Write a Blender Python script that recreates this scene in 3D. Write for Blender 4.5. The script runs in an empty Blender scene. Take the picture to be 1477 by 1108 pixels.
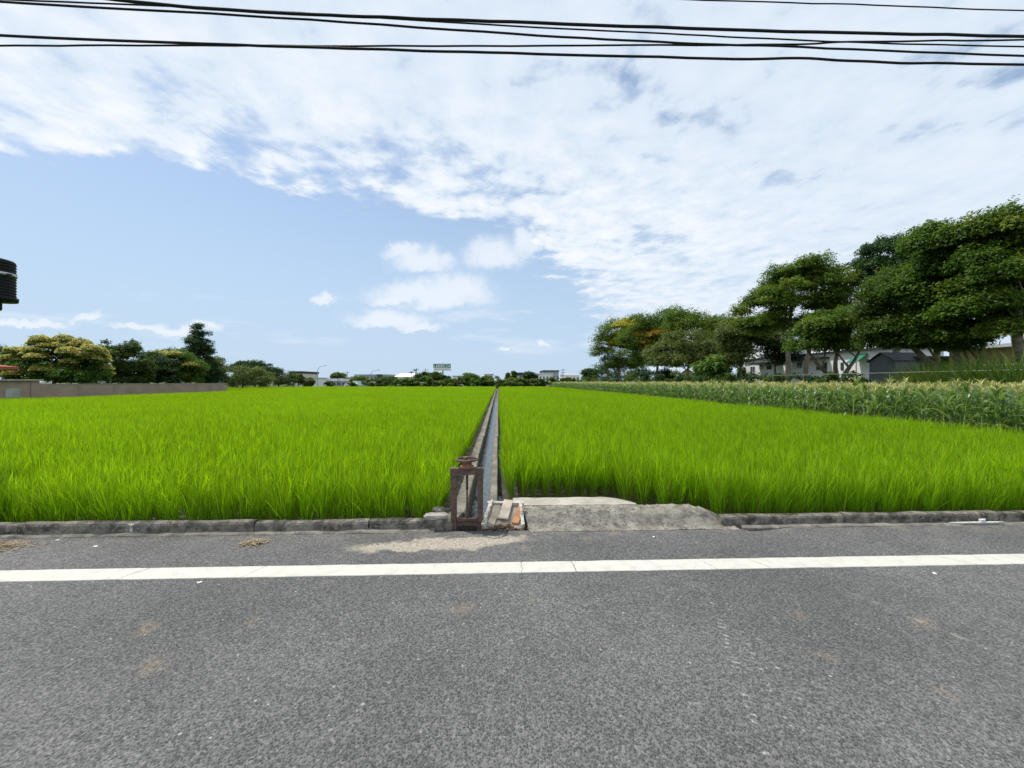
import bpy, bmesh, math, random
import numpy as np
from mathutils import Vector, Matrix, noise

scene = bpy.context.scene
COL = scene.collection
R = math.radians
rng = np.random.default_rng(7)
random.seed(7)

# ------------------------------------------------------------------ camera, world, sun
FPX, CXP, HYP, CAMH, YAW = 555.0, 738.5, 551.0, 1.5, R(2.0)
cam_d = bpy.data.cameras.new("camera")
cam_d.sensor_width = 36.0
cam_d.lens = FPX / 1477.0 * 36.0
cam_d.shift_y = -3.0 / 1477.0
cam_d.clip_start = 0.05
cam_d.clip_end = 6000.0
cam = bpy.data.objects.new("camera", cam_d)
cam.location = (0, 0, CAMH)
cam.rotation_euler = (R(90), 0, -YAW)
COL.objects.link(cam)
scene.camera = cam

SUN_EL, SUN_AZ = R(64), R(-58)          # azimuth from +Y, positive towards +X
sun_d = bpy.data.lights.new("sun", 'SUN')
sun_d.energy = 3.8
sun_d.angle = R(1.3)
sun_d.color = (1.0, 0.95, 0.87)
sun = bpy.data.objects.new("sun", sun_d)
sdir = Vector((math.sin(SUN_AZ) * math.cos(SUN_EL), math.cos(SUN_AZ) * math.cos(SUN_EL), math.sin(SUN_EL)))
sun.rotation_euler = sdir.to_track_quat('Z', 'Y').to_euler()
sun.location = (0, 0, 60)
COL.objects.link(sun)

scene.view_settings.view_transform = 'Standard'
scene.view_settings.look = 'None'
scene.view_settings.gamma = 1.0
scene.view_settings.exposure = 0.25
scene.view_settings.use_curve_mapping = False


def ray(x, y):
    r = (x - CXP) / FPX
    u = (HYP - y) / FPX
    return Vector((r * math.cos(YAW) + math.sin(YAW), -r * math.sin(YAW) + math.cos(YAW), u))


def at(x, y, Y):
    d = ray(x, y)
    return Vector((0, 0, CAMH)) + d * (Y / d.y)


def atX(x, y, X):
    d = ray(x, y)
    return Vector((0, 0, CAMH)) + d * (X / d.x)


# ---- node helper
class NT:
    def __init__(s, tree):
        s.t = tree
        s.n = tree.nodes
        s.l = tree.links

    def node(s, typ, **kw):
        nd = s.n.new(typ)
        for k, v in kw.items():
            setattr(nd, k, v)
        return nd

    def put(s, sock, v):
        if v is None:
            return
        if isinstance(v, bpy.types.NodeSocket):
            s.l.new(v, sock)
        else:
            if isinstance(v, (tuple, list)) and len(v) == 3 and sock.type == 'RGBA':
                v = (*v, 1.0)
            sock.default_value = v

    def m(s, op, a=None, b=None, c=None, clamp=False):
        nd = s.node('ShaderNodeMath', operation=op, use_clamp=clamp)
        for i, v in enumerate((a, b, c)):
            s.put(nd.inputs[i], v)
        return nd.outputs[0]

    def vm(s, op, a=None, b=None, scale=None):
        nd = s.node('ShaderNodeVectorMath', operation=op)
        s.put(nd.inputs[0], a)
        s.put(nd.inputs[1], b)
        if scale is not None:
            s.put(nd.inputs['Scale'], scale)
        return nd.outputs[0]

    def noise(s, vec, scale, detail=4, rough=0.55, dist=0.0, col=False):
        nd = s.node('ShaderNodeTexNoise')
        s.put(nd.inputs['Vector'], vec)
        nd.inputs['Scale'].default_value = scale
        nd.inputs['Detail'].default_value = detail
        nd.inputs['Roughness'].default_value = rough
        nd.inputs['Distortion'].default_value = dist
        return nd.outputs['Color' if col else 'Fac']

    def voro(s, vec, scale, feature='F1', out='Distance', rnd=1.0):
        nd = s.node('ShaderNodeTexVoronoi', feature=feature)
        s.put(nd.inputs['Vector'], vec)
        nd.inputs['Scale'].default_value = scale
        nd.inputs['Randomness'].default_value = rnd
        return nd.outputs[out]

    def ss(s, v, a, b, lo=0.0, hi=1.0):
        nd = s.node('ShaderNodeMapRange', interpolation_type='SMOOTHSTEP')
        s.put(nd.inputs[0], v)
        for i, q in enumerate((a, b, lo, hi)):
            s.put(nd.inputs[1 + i], q)
        return nd.outputs[0]

    def mix(s, f, a, b, blend='MIX'):
        nd = s.node('ShaderNodeMix', data_type='RGBA', blend_type=blend)
        s.put(nd.inputs[0], f)
        s.put(nd.inputs[6], a)
        s.put(nd.inputs[7], b)
        return nd.outputs[2]

    def ramp(s, f, stops):
        nd = s.node('ShaderNodeValToRGB')
        s.put(nd.inputs[0], f)
        e = nd.color_ramp.elements
        while len(e) < len(stops):
            e.new(0.5)
        for i, (p, c) in enumerate(stops):
            e[i].position = p
            e[i].color = (*c, 1.0)
        return nd.outputs[0]

    def xyz(s, v):
        nd = s.node('ShaderNodeSeparateXYZ')
        s.put(nd.inputs[0], v)
        return nd.outputs

    def comb(s, x, y, z):
        nd = s.node('ShaderNodeCombineXYZ')
        for i, v in enumerate((x, y, z)):
            s.put(nd.inputs[i], v)
        return nd.outputs[0]

    def bump(s, h, dist, strength=1.0):
        nd = s.node('ShaderNodeBump')
        s.put(nd.inputs['Height'], h)
        nd.inputs['Distance'].default_value = dist
        nd.inputs['Strength'].default_value = strength
        return nd.outputs[0]


# ---- world: physical sky with a bank of mottled high cloud and some low cumulus
world = bpy.data.worlds.new("World")
scene.world = world
world.use_nodes = True
world.cycles.sampling_method = 'MANUAL'
world.cycles.sample_map_resolution = 256
W = NT(world.node_tree)
W.n.clear()
sky = W.node('ShaderNodeTexSky', sky_type='NISHITA')
sky.sun_disc = False
sky.sun_elevation = SUN_EL
sky.sun_rotation = SUN_AZ
sky.air_density = 1.0
sky.dust_density = 0.7
sky.ozone_density = 1.0
gen = W.node('ShaderNodeTexCoord').outputs['Generated']
gx, gy, gz = W.xyz(gen)
KZ = 0.06
den = W.m('ADD', W.m('MAXIMUM', gz, 0.0), KZ)
cu = W.m('DIVIDE', gx, den)
cv = W.m('DIVIDE', gy, den)


def cplane(x, y):
    d = ray(x, y).normalized()
    return d.x / (max(d.z, 0) + KZ), d.y / (max(d.z, 0) + KZ)


# edge of the cloud bank as a curve  u0(v)
edge = [cplane(*p) for p in ((-500, 150), (0, 212), (300, 252), (480, 290), (640, 322), (760, 360), (800, 405), (850, 460), (900, 520))]
VMIN, VMAX, UMIN, UMAX = -2.0, 14.0, -6.0, 6.0
fc = W.node('ShaderNodeFloatCurve')
W.put(fc.inputs['Value'], W.m('DIVIDE', W.m('SUBTRACT', cv, VMIN), VMAX - VMIN, clamp=True))
crv = fc.mapping.curves[0]
pts = [(VMIN, -6.0), (0.2, -4.2)] + [(v, u) for u, v in edge]
pts = sorted(pts)
nrm = [((v - VMIN) / (VMAX - VMIN), (u - UMIN) / (UMAX - UMIN)) for v, u in pts]
while len(crv.points) < len(nrm):
    crv.points.new(0.5, 0.5)
for p, (a, b) in zip(crv.points, nrm):
    p.location = (a, min(max(b, 0), 1))
fc.mapping.update()
u0 = W.m('ADD', W.m('MULTIPLY', fc.outputs[0], UMAX - UMIN), UMIN)
side = W.m('SUBTRACT', cu, u0)
cp = W.comb(cu, cv, 0.0)
n_big = W.noise(cp, 0.55, 3, 0.5)
n_mid = W.noise(W.vm('ADD', cp, (3.1, 7.7, 0)), 2.1, 7, 0.58, 0.15)
n_fine = W.noise(W.vm('ADD', cp, (9.1, 1.7, 0)), 6.5, 6, 0.58, 0.1)
side = W.m('ADD', side, W.m('MULTIPLY', W.m('SUBTRACT', n_mid, 0.5), 0.9))
el = W.m('DIVIDE', gz, W.m('SQRT', W.m('ADD', W.m('MULTIPLY', gx, gx), W.m('MULTIPLY', gy, gy))))
hi_el = W.ss(el, 0.05, 0.50, 0.25, 1.0)
fac_side = W.ss(side, -0.15, 1.9)
lumps = W.m('ADD', W.m('MULTIPLY', W.m('SUBTRACT', n_mid, 0.5), 1.5), W.m('ADD', W.m('MULTIPLY', W.m('SUBTRACT', n_fine, 0.5), 1.7), W.m('MULTIPLY', W.m('SUBTRACT', n_big, 0.5), 0.9)))
lumps = W.m('MULTIPLY', lumps, hi_el)
edge_in = W.ss(side, -0.35, 0.45, -0.60, 0.20)
dens = W.m('ADD', lumps, W.m('ADD', edge_in, W.m('MULTIPLY', fac_side, 0.24)))
bank = W.m('MULTIPLY', W.ss(dens, -0.22, 0.36), W.ss(el, 0.0, 0.20, 0.50, 1.0))
# low wisps
wv = W.vm('MULTIPLY', gen, (3.0, 3.0, 17.0))
wisp = W.m('MULTIPLY', W.ss(W.noise(wv, 1.5, 5, 0.55), 0.56, 0.74),
           W.m('MULTIPLY', W.ss(el, 0.03, 0.10), W.ss(el, 0.30, 0.14)))
wisp = W.m('MULTIPLY', wisp, 0.55)
# cumulus puffs, in azimuth / elevation slopes ahead
ya = W.m('MAXIMUM', gy, 0.01)
A = W.m('DIVIDE', gx, ya)
Ev = W.m('DIVIDE', gz, ya)
pv = W.comb(A, Ev, 0.0)
wc = W.noise(pv, 14.0, 5, 0.6, 0.0, True)
wc2 = W.noise(pv, 34.0, 5, 0.62, 0.0, True)
warp = W.vm('ADD', W.vm('SCALE', W.vm('SUBTRACT', wc, (0.5, 0.5, 0.5)), None, 0.075),
            W.vm('SCALE', W.vm('SUBTRACT', wc2, (0.5, 0.5, 0.5)), None, 0.03))
pw = W.vm('ADD', pv, warp)
pax, pay, _ = W.xyz(pw)
puffs = [(610, 372, 46, 20), (585, 364, 30, 12), (712, 362, 46, 28), (758, 348, 20, 20), (620, 420, 88, 24), (660, 408, 46, 26), (572, 430, 40, 12),
         (560, 456, 60, 15), (605, 468, 34, 10), (465, 431, 18, 9), (128, 456, 30, 7), (200, 472, 40, 6),
         (260, 474, 50, 8), (290, 470, 30, 9), (40, 464, 60, 8), (782, 494, 12, 6), (728, 502, 9, 5), (968, 402, 40, 18)]
acc = None
for (qx, qy, rx, ry) in puffs:
    d = ray(qx, qy)
    a0, e0 = d.x / d.y, d.z / d.y
    ra, re = rx / FPX * 1.25, ry / FPX * 1.3
    tx = W.m('DIVIDE', W.m('SUBTRACT', pax, a0), ra)
    ty = W.m('DIVIDE', W.m('SUBTRACT', pay, e0 - re * 0.25), re)
    ty = W.m('MULTIPLY', ty, W.ss(ty, -0.2, 0.2, 1.5, 1.0))
    q = W.m('SUBTRACT', 1.0, W.m('ADD', W.m('MULTIPLY', tx, tx), W.m('MULTIPLY', ty, ty)))
    acc = q if acc is None else W.m('SMOOTH_MAX', acc, q, 0.15)
puff = W.m('MULTIPLY', W.m('MULTIPLY', W.ss(acc, -0.25, 0.95), 0.78), W.ss(gy, 0.05, 0.2))
cloud = W.m('MAXIMUM', W.m('MAXIMUM', bank, wisp), puff)
cloud = W.m('MINIMUM', cloud, 0.96)
# cloud radiance: brighter lumps over pale blue-grey
lum = W.m('ADD', W.m('MULTIPLY', W.ss(lumps, -0.35, 0.45), 0.75), W.m('MULTIPLY', W.ss(n_fine, 0.3, 0.7), 0.25))
lum = W.m('MULTIPLY', lum, W.ss(side, 0.8, 3.4, 1.0, 0.45))
c_bank = W.mix(lum, (0.585, 0.68, 0.79), (0.81, 0.84, 0.885))
c_puff = W.mix(W.ss(W.m('ADD', acc, W.m('MULTIPLY', W.m('SUBTRACT', W.xyz(wc2)[2], 0.5), 1.2)), -0.1, 0.9), (0.56, 0.665, 0.785), (0.76, 0.80, 0.86))
c_cloud = W.mix(W.ss(W.m('SUBTRACT', puff, bank), -0.1, 0.2), c_bank, c_puff)
SKY_S = 0.128
bg = W.node('ShaderNodeBackground')
skyc = W.vm('SCALE', sky.outputs[0], None, SKY_S)
# humid haze veil in the lower sky
veil = W.ss(el, 0.65, 0.0, 0.25, 0.92)
skyc = W.mix(veil, skyc, (0.44, 0.575, 0.735))
W.put(bg.inputs['Color'], W.mix(cloud, skyc, c_cloud))
bg.inputs['Strength'].default_value = 1.0
W.l.new(bg.outputs[0], W.node('ShaderNodeOutputWorld').inputs[0])


# ------------------------------------------------------------------ materials
MATS = {}


def mat(name, base, rough=0.8, spec=0.3, var=0.25, scale=3.0, bumps=(), metallic=0.0, coat=None, detail=6, stain=None, coords='pos'):
    """generic procedural material: colour mottled by noise, optional bumps [(scale, distance)] and stain (colour, scale, lo, hi)"""
    if name in MATS:
        return MATS[name]
    m_ = bpy.data.materials.new(name)
    m_.use_nodes = True
    T = NT(m_.node_tree)
    bs = T.n['Principled BSDF']
    if coords == 'pos':
        v = T.node('ShaderNodeNewGeometry').outputs['Position']
    else:
        v = T.node('ShaderNodeTexCoord').outputs['Object']
    n = T.noise(v, scale, detail, 0.6)
    f = T.ss(n, 0.3, 0.7, 1 - var, 1 + var)
    c = T.vm('SCALE', base, None, f)
    if stain:
        for (sc, ss_, lo, hi) in stain:
            c = T.mix(T.ss(T.noise(T.vm('ADD', v, (4.3 * ss_, 2.1, 0.7)), ss_, 6, 0.65), lo, hi), c, sc)
    T.put(bs.inputs['Base Color'], c)
    bs.inputs['Roughness'].default_value = rough
    bs.inputs['Specular IOR Level'].default_value = spec
    bs.inputs['Metallic'].default_value = metallic
    h = None
    for (s_, d_) in bumps:
        q = T.m('MULTIPLY', T.noise(v, s_, 5, 0.6), d_)
        h = q if h is None else T.m('ADD', h, q)
    if h is not None:
        T.put(bs.inputs['Normal'], T.bump(h, 1.0))
    MATS[name] = m_
    return m_


def leafmat(name, cols, trans=0.35, tmul=(1.25, 1.35, 0.6), rough=0.55, spec=0.16, attr='rnd'):
    m_ = bpy.data.materials.new(name)
    m_.use_nodes = True
    T = NT(m_.node_tree)
    bs = T.n['Principled BSDF']
    out = T.n['Material Output']
    at_ = T.node('ShaderNodeAttribute', attribute_name=attr)
    f = at_.outputs['Fac']
    oi = T.node('ShaderNodeObjectInfo').outputs['Random']
    f2 = T.m('ADD', f, T.m('MULTIPLY', T.m('SUBTRACT', oi, 0.5), 0.25), clamp=True)
    n = len(cols)
    c = T.ramp(f2, [(i / max(n - 1, 1), q) for i, q in enumerate(cols)])
    T.put(bs.inputs['Base Color'], c)
    bs.inputs['Roughness'].default_value = rough
    bs.inputs['Specular IOR Level'].default_value = spec
    tr = T.node('ShaderNodeBsdfTranslucent')
    T.put(tr.inputs[0], T.vm('MULTIPLY', c, tmul))
    mx = T.node('ShaderNodeMixShader')
    mx.inputs[0].default_value = trans
    T.l.new(bs.outputs[0], mx.inputs[1])
    T.l.new(tr.outputs[0], mx.inputs[2])
    T.l.new(mx.outputs[0], out.inputs[0])
    MATS[name] = m_
    return m_


def rice_mat():
    m_ = bpy.data.materials.new('rice_leaf')
    m_.use_nodes = True
    T = NT(m_.node_tree)
    bs = T.n['Principled BSDF']
    out = T.n['Material Output']
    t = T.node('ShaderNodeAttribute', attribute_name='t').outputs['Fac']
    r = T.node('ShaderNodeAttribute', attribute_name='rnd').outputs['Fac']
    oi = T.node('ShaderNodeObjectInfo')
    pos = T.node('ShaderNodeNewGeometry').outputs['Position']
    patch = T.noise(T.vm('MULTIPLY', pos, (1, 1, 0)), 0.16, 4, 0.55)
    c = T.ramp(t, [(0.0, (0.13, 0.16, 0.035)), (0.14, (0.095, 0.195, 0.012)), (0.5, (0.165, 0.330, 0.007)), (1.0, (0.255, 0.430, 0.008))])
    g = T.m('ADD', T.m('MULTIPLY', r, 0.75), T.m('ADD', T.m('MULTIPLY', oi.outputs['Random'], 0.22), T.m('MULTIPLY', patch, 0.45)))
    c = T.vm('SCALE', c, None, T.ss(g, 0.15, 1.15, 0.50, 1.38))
    c = T.mix(T.ss(r, 0.985, 0.99), c, (0.30, 0.30, 0.08))
    T.put(bs.inputs['Base Color'], c)
    bs.inputs['Roughness'].default_value = 0.5
    bs.inputs['Specular IOR Level'].default_value = 0.25
    tr = T.node('ShaderNodeBsdfTranslucent')
    T.put(tr.inputs[0], T.vm('MULTIPLY', c, (1.45, 1.35, 0.4)))
    mx = T.node('ShaderNodeMixShader')
    mx.inputs[0].default_value = 0.52
    T.l.new(bs.outputs[0], mx.inputs[1])
    T.l.new(tr.outputs[0], mx.inputs[2])
    T.l.new(mx.outputs[0], out.inputs[0])
    MATS['rice'] = m_


rice_mat()

# asphalt
LINE_Y0, LINE_Y1 = 3.018, 3.197


def asphalt_mat():
    m_ = bpy.data.materials.new('asphalt')
    m_.use_nodes = True
    T = NT(m_.node_tree)
    bs = T.n['Principled BSDF']
    v = T.node('ShaderNodeNewGeometry').outputs['Position']
    X, Y, Z = T.xyz(v)
    cells = T.voro(v, 105.0, out='Color')
    cr, cg, cb = T.xyz(cells)
    big = T.noise(v, 0.55, 5, 0.6)
    mid = T.noise(v, 7.0, 5, 0.65)
    fine = T.noise(v, 60.0, 3, 0.6)
    val = T.m('ADD', T.m('MULTIPLY', cr, 0.55), T.m('ADD', T.m('MULTIPLY', mid, 0.25), T.m('MULTIPLY', fine, 0.35)))
    c = T.ramp(val, [(0.20, (0.048, 0.048, 0.049)), (0.5, (0.092, 0.092, 0.092)), (0.75, (0.140, 0.138, 0.135)), (0.98, (0.23, 0.225, 0.217))])
    c = T.vm('SCALE', c, None, T.ss(big, 0.3, 0.7, 0.80, 1.20))
    # paler, more worn lane where traffic runs, and toward the far right
    worn = T.m('MULTIPLY', T.ss(T.noise(T.vm('MULTIPLY', v, (0.35, 1.0, 1)), 1.3, 5, 0.6), 0.45, 0.72), T.ss(Y, 3.0, 1.2))
    c = T.mix(T.m('MULTIPLY', worn, 0.38), c, (0.20, 0.197, 0.19))
    # bright single stones
    sp = T.voro(v, 42.0, out='Color')
    spd = T.voro(v, 42.0)
    s1, s2, s3 = T.xyz(sp)
    speck = T.m('MULTIPLY', T.m('GREATER_THAN', s1, 0.97), T.m('LESS_THAN', spd, T.m('MULTIPLY', s2, 0.30)))
    c = T.mix(T.m('MULTIPLY', speck, 0.75), c, (0.42, 0.41, 0.39))
    # brown mud blotches
    bl = T.voro(T.vm('ADD', v, T.vm('SCALE', T.noise(v, 9.0, 4, 0.6, 0, True), None, 0.22)), 2.1)
    blc = T.xyz(T.voro(T.vm('ADD', v, T.vm('SCALE', T.noise(v, 9.0, 4, 0.6, 0, True), None, 0.22)), 2.1, out='Color'))
    blot = T.m('MULTIPLY', T.ss(bl, 0.20, 0.05), T.m('GREATER_THAN', blc[0], 0.25))
    blot = T.m('MULTIPLY', blot, T.ss(T.noise(v, 38.0, 4, 0.6), 0.30, 0.62))
    c = T.mix(T.m('MULTIPLY', blot, 0.60), c, (0.235, 0.185, 0.13))
    # tyre scuffs: dashed pale arcs
    def scuff(x0, slope, curve, width, y1, y2):
        path = T.m('ADD', x0, T.m('ADD', T.m('MULTIPLY', Y, slope), T.m('MULTIPLY', T.m('MULTIPLY', Y, Y), curve)))
        dd = T.m('ABSOLUTE', T.m('SUBTRACT', X, path))
        msk = T.m('MULTIPLY', T.ss(dd, width, width * 0.3), T.m('MULTIPLY', T.ss(Y, y1 - 0.1, y1 + 0.15), T.ss(Y, y2 + 0.1, y2 - 0.15)))
        dash = T.m('SINE', T.m('ADD', T.m('MULTIPLY', Y, 150.0), T.m('MULTIPLY', X, 70.0)))
        dash = T.ss(dash, 0.1, 0.6)
        return T.m('MULTIPLY', msk, T.m('MULTIPLY', dash, T.ss(T.noise(v, 17.0, 4, 0.65), 0.46, 0.64)))
    for a in ((0.55, 0.35, 0.0, 0.022, 1.35, 2.9), (0.78, 0.30, 0.0, 0.018, 1.35, 2.7), (0.42, 0.46, -0.02, 0.03, 1.4, 2.4),
              (1.15, 0.10, 0.03, 0.02, 1.3, 2.3), (-1.9, 0.7, 0.0, 0.015, 1.6, 2.8)):
        c = T.mix(T.m('MULTIPLY', scuff(*a), 0.62), c, (0.40, 0.40, 0.39))
    # long diagonal scratch on the far right
    sx = T.m('SUBTRACT', X, T.m('ADD', 2.55, T.m('MULTIPLY', T.m('SUBTRACT', 2.55, Y), 0.42)))
    scr = T.m('MULTIPLY', T.ss(T.m('ABSOLUTE', sx), 0.022, 0.004), T.m('MULTIPLY', T.ss(Y, 1.55, 1.8), T.ss(Y, 2.75, 2.55)))
    c = T.mix(T.m('MULTIPLY', T.m('MULTIPLY', scr, T.ss(T.noise(v, 14.0, 4, 0.6), 0.42, 0.66)), 0.6), c, (0.34, 0.32, 0.26))
    # cement slurry dried on the asphalt in front of the gate
    nx = T.m('ADD', X, T.m('MULTIPLY', T.m('SUBTRACT', T.noise(v, 3.2, 5, 0.65), 0.5), 0.75))
    ny = T.m('ADD', Y, T.m('MULTIPLY', T.m('SUBTRACT', T.noise(T.vm('ADD', v, (7, 3, 1)), 4.2, 5, 0.65), 0.5), 0.34))
    ex = T.m('DIVIDE', T.m('ADD', nx, 0.50), 0.92)
    ey = T.m('DIVIDE', T.m('SUBTRACT', ny, T.m('ADD', 3.645, T.m('MULTIPLY', X, 0.10))), 0.155)
    e = T.m('SUBTRACT', 1.0, T.m('ADD', T.m('MULTIPLY', ex, ex), T.m('MULTIPLY', ey, ey)))
    cem = T.m('MULTIPLY', T.ss(e, -0.1, 0.55), T.ss(T.noise(v, 30.0, 5, 0.7), 0.22, 0.58))
    c = T.mix(T.m('MULTIPLY', cem, 0.88), c, (0.44, 0.39, 0.31))
    # dust along the kerb
    dust = T.m('MULTIPLY', T.ss(Y, 3.55, 3.9), T.ss(T.noise(v, 5.0, 5, 0.65), 0.40, 0.68))
    c = T.mix(T.m('MULTIPLY', dust, 0.40), c, (0.26, 0.23, 0.19))
    T.put(bs.inputs['Base Color'], c)
    bs.inputs['Roughness'].default_value = 0.78
    bs.inputs['Specular IOR Level'].default_value = 0.35
    dist = T.voro(v, 105.0)
    h = T.m('ADD', T.m('MULTIPLY', T.ss(dist, 0.55, 0.1), 0.0065), T.m('ADD', T.m('MULTIPLY', fine, 0.0035), T.m('MULTIPLY', mid, 0.010)))
    T.put(bs.inputs['Normal'], T.bump(h, 1.0, 0.9))
    MATS['asphalt'] = m_


asphalt_mat()


def line_mat():
    m_ = bpy.data.materials.new('road_paint')
    m_.use_nodes = True
    T = NT(m_.node_tree)
    bs = T.n['Principled BSDF']
    v = T.node('ShaderNodeNewGeometry').outputs['Position']
    X, Y, Z = T.xyz(v)
    n = T.noise(v, 9.0, 6, 0.65)
    c = T.mix(T.ss(n, 0.45, 0.75), (0.50, 0.49, 0.44), (0.41, 0.40, 0.36))
    fl = T.m('MAXIMUM', T.ss(T.noise(v, 55.0, 4, 0.7), 0.62, 0.69), T.m('MULTIPLY', T.ss(T.noise(v, 3.5, 5, 0.7), 0.56, 0.70), T.ss(T.noise(v, 90.0, 3, 0.7), 0.50, 0.60)))
    c = T.mix(T.m('MULTIPLY', fl, 0.6), c, (0.20, 0.195, 0.185))
    wob = T.m('MULTIPLY', T.m('SUBTRACT', T.noise(v, 12.0, 4, 0.6), 0.5), 0.07)
    for (x0, sl, w) in ((-2.86, 0.62, 0.0045), (-1.93, 0.35, 0.0022), (0.19, 0.03, 0.0022), (0.61, -0.10, 0.004), (1.72, -0.35, 0.0022), (2.16, -0.5, 0.0022)):
        dd = T.m('ABSOLUTE', T.m('SUBTRACT', T.m('ADD', X, wob), T.m('ADD', x0, T.m('MULTIPLY', T.m('SUBTRACT', Y, 3.1), sl))))
        c = T.mix(T.ss(dd, w * 1.6, w * 0.4), c, (0.10, 0.10, 0.095))
    T.put(bs.inputs['Base Color'], c)
    bs.inputs['Roughness'].default_value = 0.7
    T.put(bs.inputs['Normal'], T.bump(T.m('MULTIPLY', T.noise(v, 80.0, 3, 0.6), 0.002), 1.0))
    MATS['paint'] = m_


line_mat()

mat('concrete', (0.255, 0.234, 0.198), 0.9, 0.25, 0.35, 9.0, [(20, 0.016), (55, 0.014), (120, 0.006)],
    stain=[((0.10, 0.092, 0.078), 6.0, 0.50, 0.72), ((0.40, 0.365, 0.30), 9.0, 0.55, 0.70), ((0.07, 0.065, 0.055), 28.0, 0.56, 0.66), ((0.42, 0.39, 0.33), 34.0, 0.60, 0.70)])
mat('concrete_light', (0.36, 0.335, 0.285), 0.9, 0.25, 0.18, 5.0, [(25, 0.006), (110, 0.003)], stain=[((0.25, 0.23, 0.19), 9.0, 0.56, 0.76)])
mat('kerb_concrete', (0.225, 0.205, 0.172), 0.92, 0.2, 0.4, 12.0, [(30, 0.014), (80, 0.010)],
    stain=[((0.070, 0.064, 0.053), 5.0, 0.44, 0.62), ((0.33, 0.31, 0.27), 22.0, 0.58, 0.68), ((0.14, 0.16, 0.06), 9.0, 0.62, 0.76)])
mat('kerb_lip', (0.25, 0.23, 0.195), 0.92, 0.2, 0.3, 6.0, [(30, 0.010), (120, 0.004)], stain=[((0.12, 0.11, 0.09), 8.0, 0.50, 0.68)])
mat('mortar', (0.50, 0.48, 0.43), 0.9, 0.2, 0.2, 30.0, [(80, 0.004)])
mat('canal_concrete', (0.185, 0.168, 0.140), 0.92, 0.2, 0.3, 3.0, [(16, 0.012), (70, 0.005)],
    stain=[((0.10, 0.10, 0.07), 4.0, 0.52, 0.72), ((0.30, 0.275, 0.235), 9.0, 0.58, 0.74)])
mat('mud', (0.045, 0.038, 0.024), 0.6, 0.3, 0.4, 5.0, [(9, 0.02), (40, 0.01)])
mat('ground', (0.075, 0.095, 0.035), 0.95, 0.2, 0.4, 0.15, [(3, 0.03)])
mat('rust', (0.115, 0.080, 0.062), 0.75, 0.35, 0.35, 22.0, [(70, 0.003), (200, 0.0015)],
    stain=[((0.20, 0.10, 0.055), 30.0, 0.54, 0.70), ((0.045, 0.035, 0.03), 14.0, 0.55, 0.72)], coords='obj')
mat('rust_bright', (0.23, 0.125, 0.070), 0.8, 0.3, 0.35, 40.0, [(120, 0.003)], stain=[((0.33, 0.27, 0.21), 40.0, 0.55, 0.72)], coords='obj')
mat('dark_steel', (0.045, 0.035, 0.032), 0.6, 0.4, 0.3, 30.0, [(100, 0.001)], coords='obj')
mat('wood_grey', (0.31, 0.27, 0.22), 0.85, 0.2, 0.3, 14.0, [(60, 0.004)], stain=[((0.16, 0.13, 0.10), 25.0, 0.55, 0.75)], coords='obj')
mat('wood_pale', (0.52, 0.44, 0.36), 0.85, 0.2, 0.2, 14.0, [(60, 0.003)], stain=[((0.34, 0.26, 0.20), 25.0, 0.55, 0.75)], coords='obj')
mat('wood_orange', (0.52, 0.25, 0.115), 0.75, 0.3, 0.2, 18.0, [(60, 0.003)], stain=[((0.42, 0.32, 0.23), 25.0, 0.58, 0.72)], coords='obj')
mat('white_board', (0.52, 0.495, 0.44), 0.8, 0.3, 0.2, 16.0, [(50, 0.004)], stain=[((0.24, 0.18, 0.125), 14.0, 0.52, 0.62)], coords='obj')
mat('leaf_litter', (0.20, 0.125, 0.085), 0.9, 0.2, 0.5, 60.0)
mat('straw', (0.29, 0.235, 0.155), 0.9, 0.2, 0.35, 40.0)
mat('bark', (0.17, 0.135, 0.105), 0.95, 0.15, 0.35, 5.0, [(14, 0.05), (45, 0.02)], stain=[((0.27, 0.24, 0.20), 2.0, 0.50, 0.68)])
mat('bark_pale', (0.26, 0.215, 0.17), 0.95, 0.15, 0.35, 4.0, [(14, 0.05), (45, 0.02)], stain=[((0.12, 0.10, 0.08), 2.0, 0.54, 0.70)])
mat('wall_plaster', (0.34, 0.25, 0.212), 0.92, 0.2, 0.12, 1.2, [(40, 0.004)], stain=[((0.23, 0.18, 0.16), 0.8, 0.55, 0.75)])
mat('wall_cap', (0.33, 0.30, 0.29), 0.9, 0.2, 0.15, 2.0)
mat('wall_panel', (0.36, 0.37, 0.33), 0.8, 0.3, 0.15, 2.0)
mat('white_wall', (0.80, 0.80, 0.79), 0.85, 0.2, 0.08, 1.0, stain=[((0.55, 0.54, 0.50), 0.7, 0.60, 0.80)])
mat('cream_wall', (0.60, 0.54, 0.46), 0.85, 0.2, 0.10, 0.6)
mat('grey_wall', (0.33, 0.35, 0.38), 0.8, 0.3, 0.12, 0.6)
mat('dark_wall', (0.075, 0.078, 0.085), 0.7, 0.3, 0.15, 0.5)
mat('tan_wall', (0.36, 0.25, 0.14), 0.9, 0.2, 0.2, 1.0, stain=[((0.24, 0.16, 0.09), 1.6, 0.52, 0.72)])
mat('shed_metal', (0.13, 0.142, 0.16), 0.55, 0.4, 0.12, 1.5)
mat('dark_roof', (0.035, 0.038, 0.042), 0.7, 0.3, 0.2, 1.5)
mat('metal_roof', (0.46, 0.49, 0.50), 0.5, 0.5, 0.12, 0.8)
mat('red_roof', (0.33, 0.075, 0.05), 0.7, 0.3, 0.2, 2.0)
mat('glass_dark', (0.02, 0.024, 0.03), 0.12, 0.6, 0.2, 1.0)
mat('window_frame', (0.58, 0.59, 0.60), 0.6, 0.4, 0.05, 2.0)
mat('shutter', (0.05, 0.052, 0.055), 0.6, 0.3, 0.1, 4.0)
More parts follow.
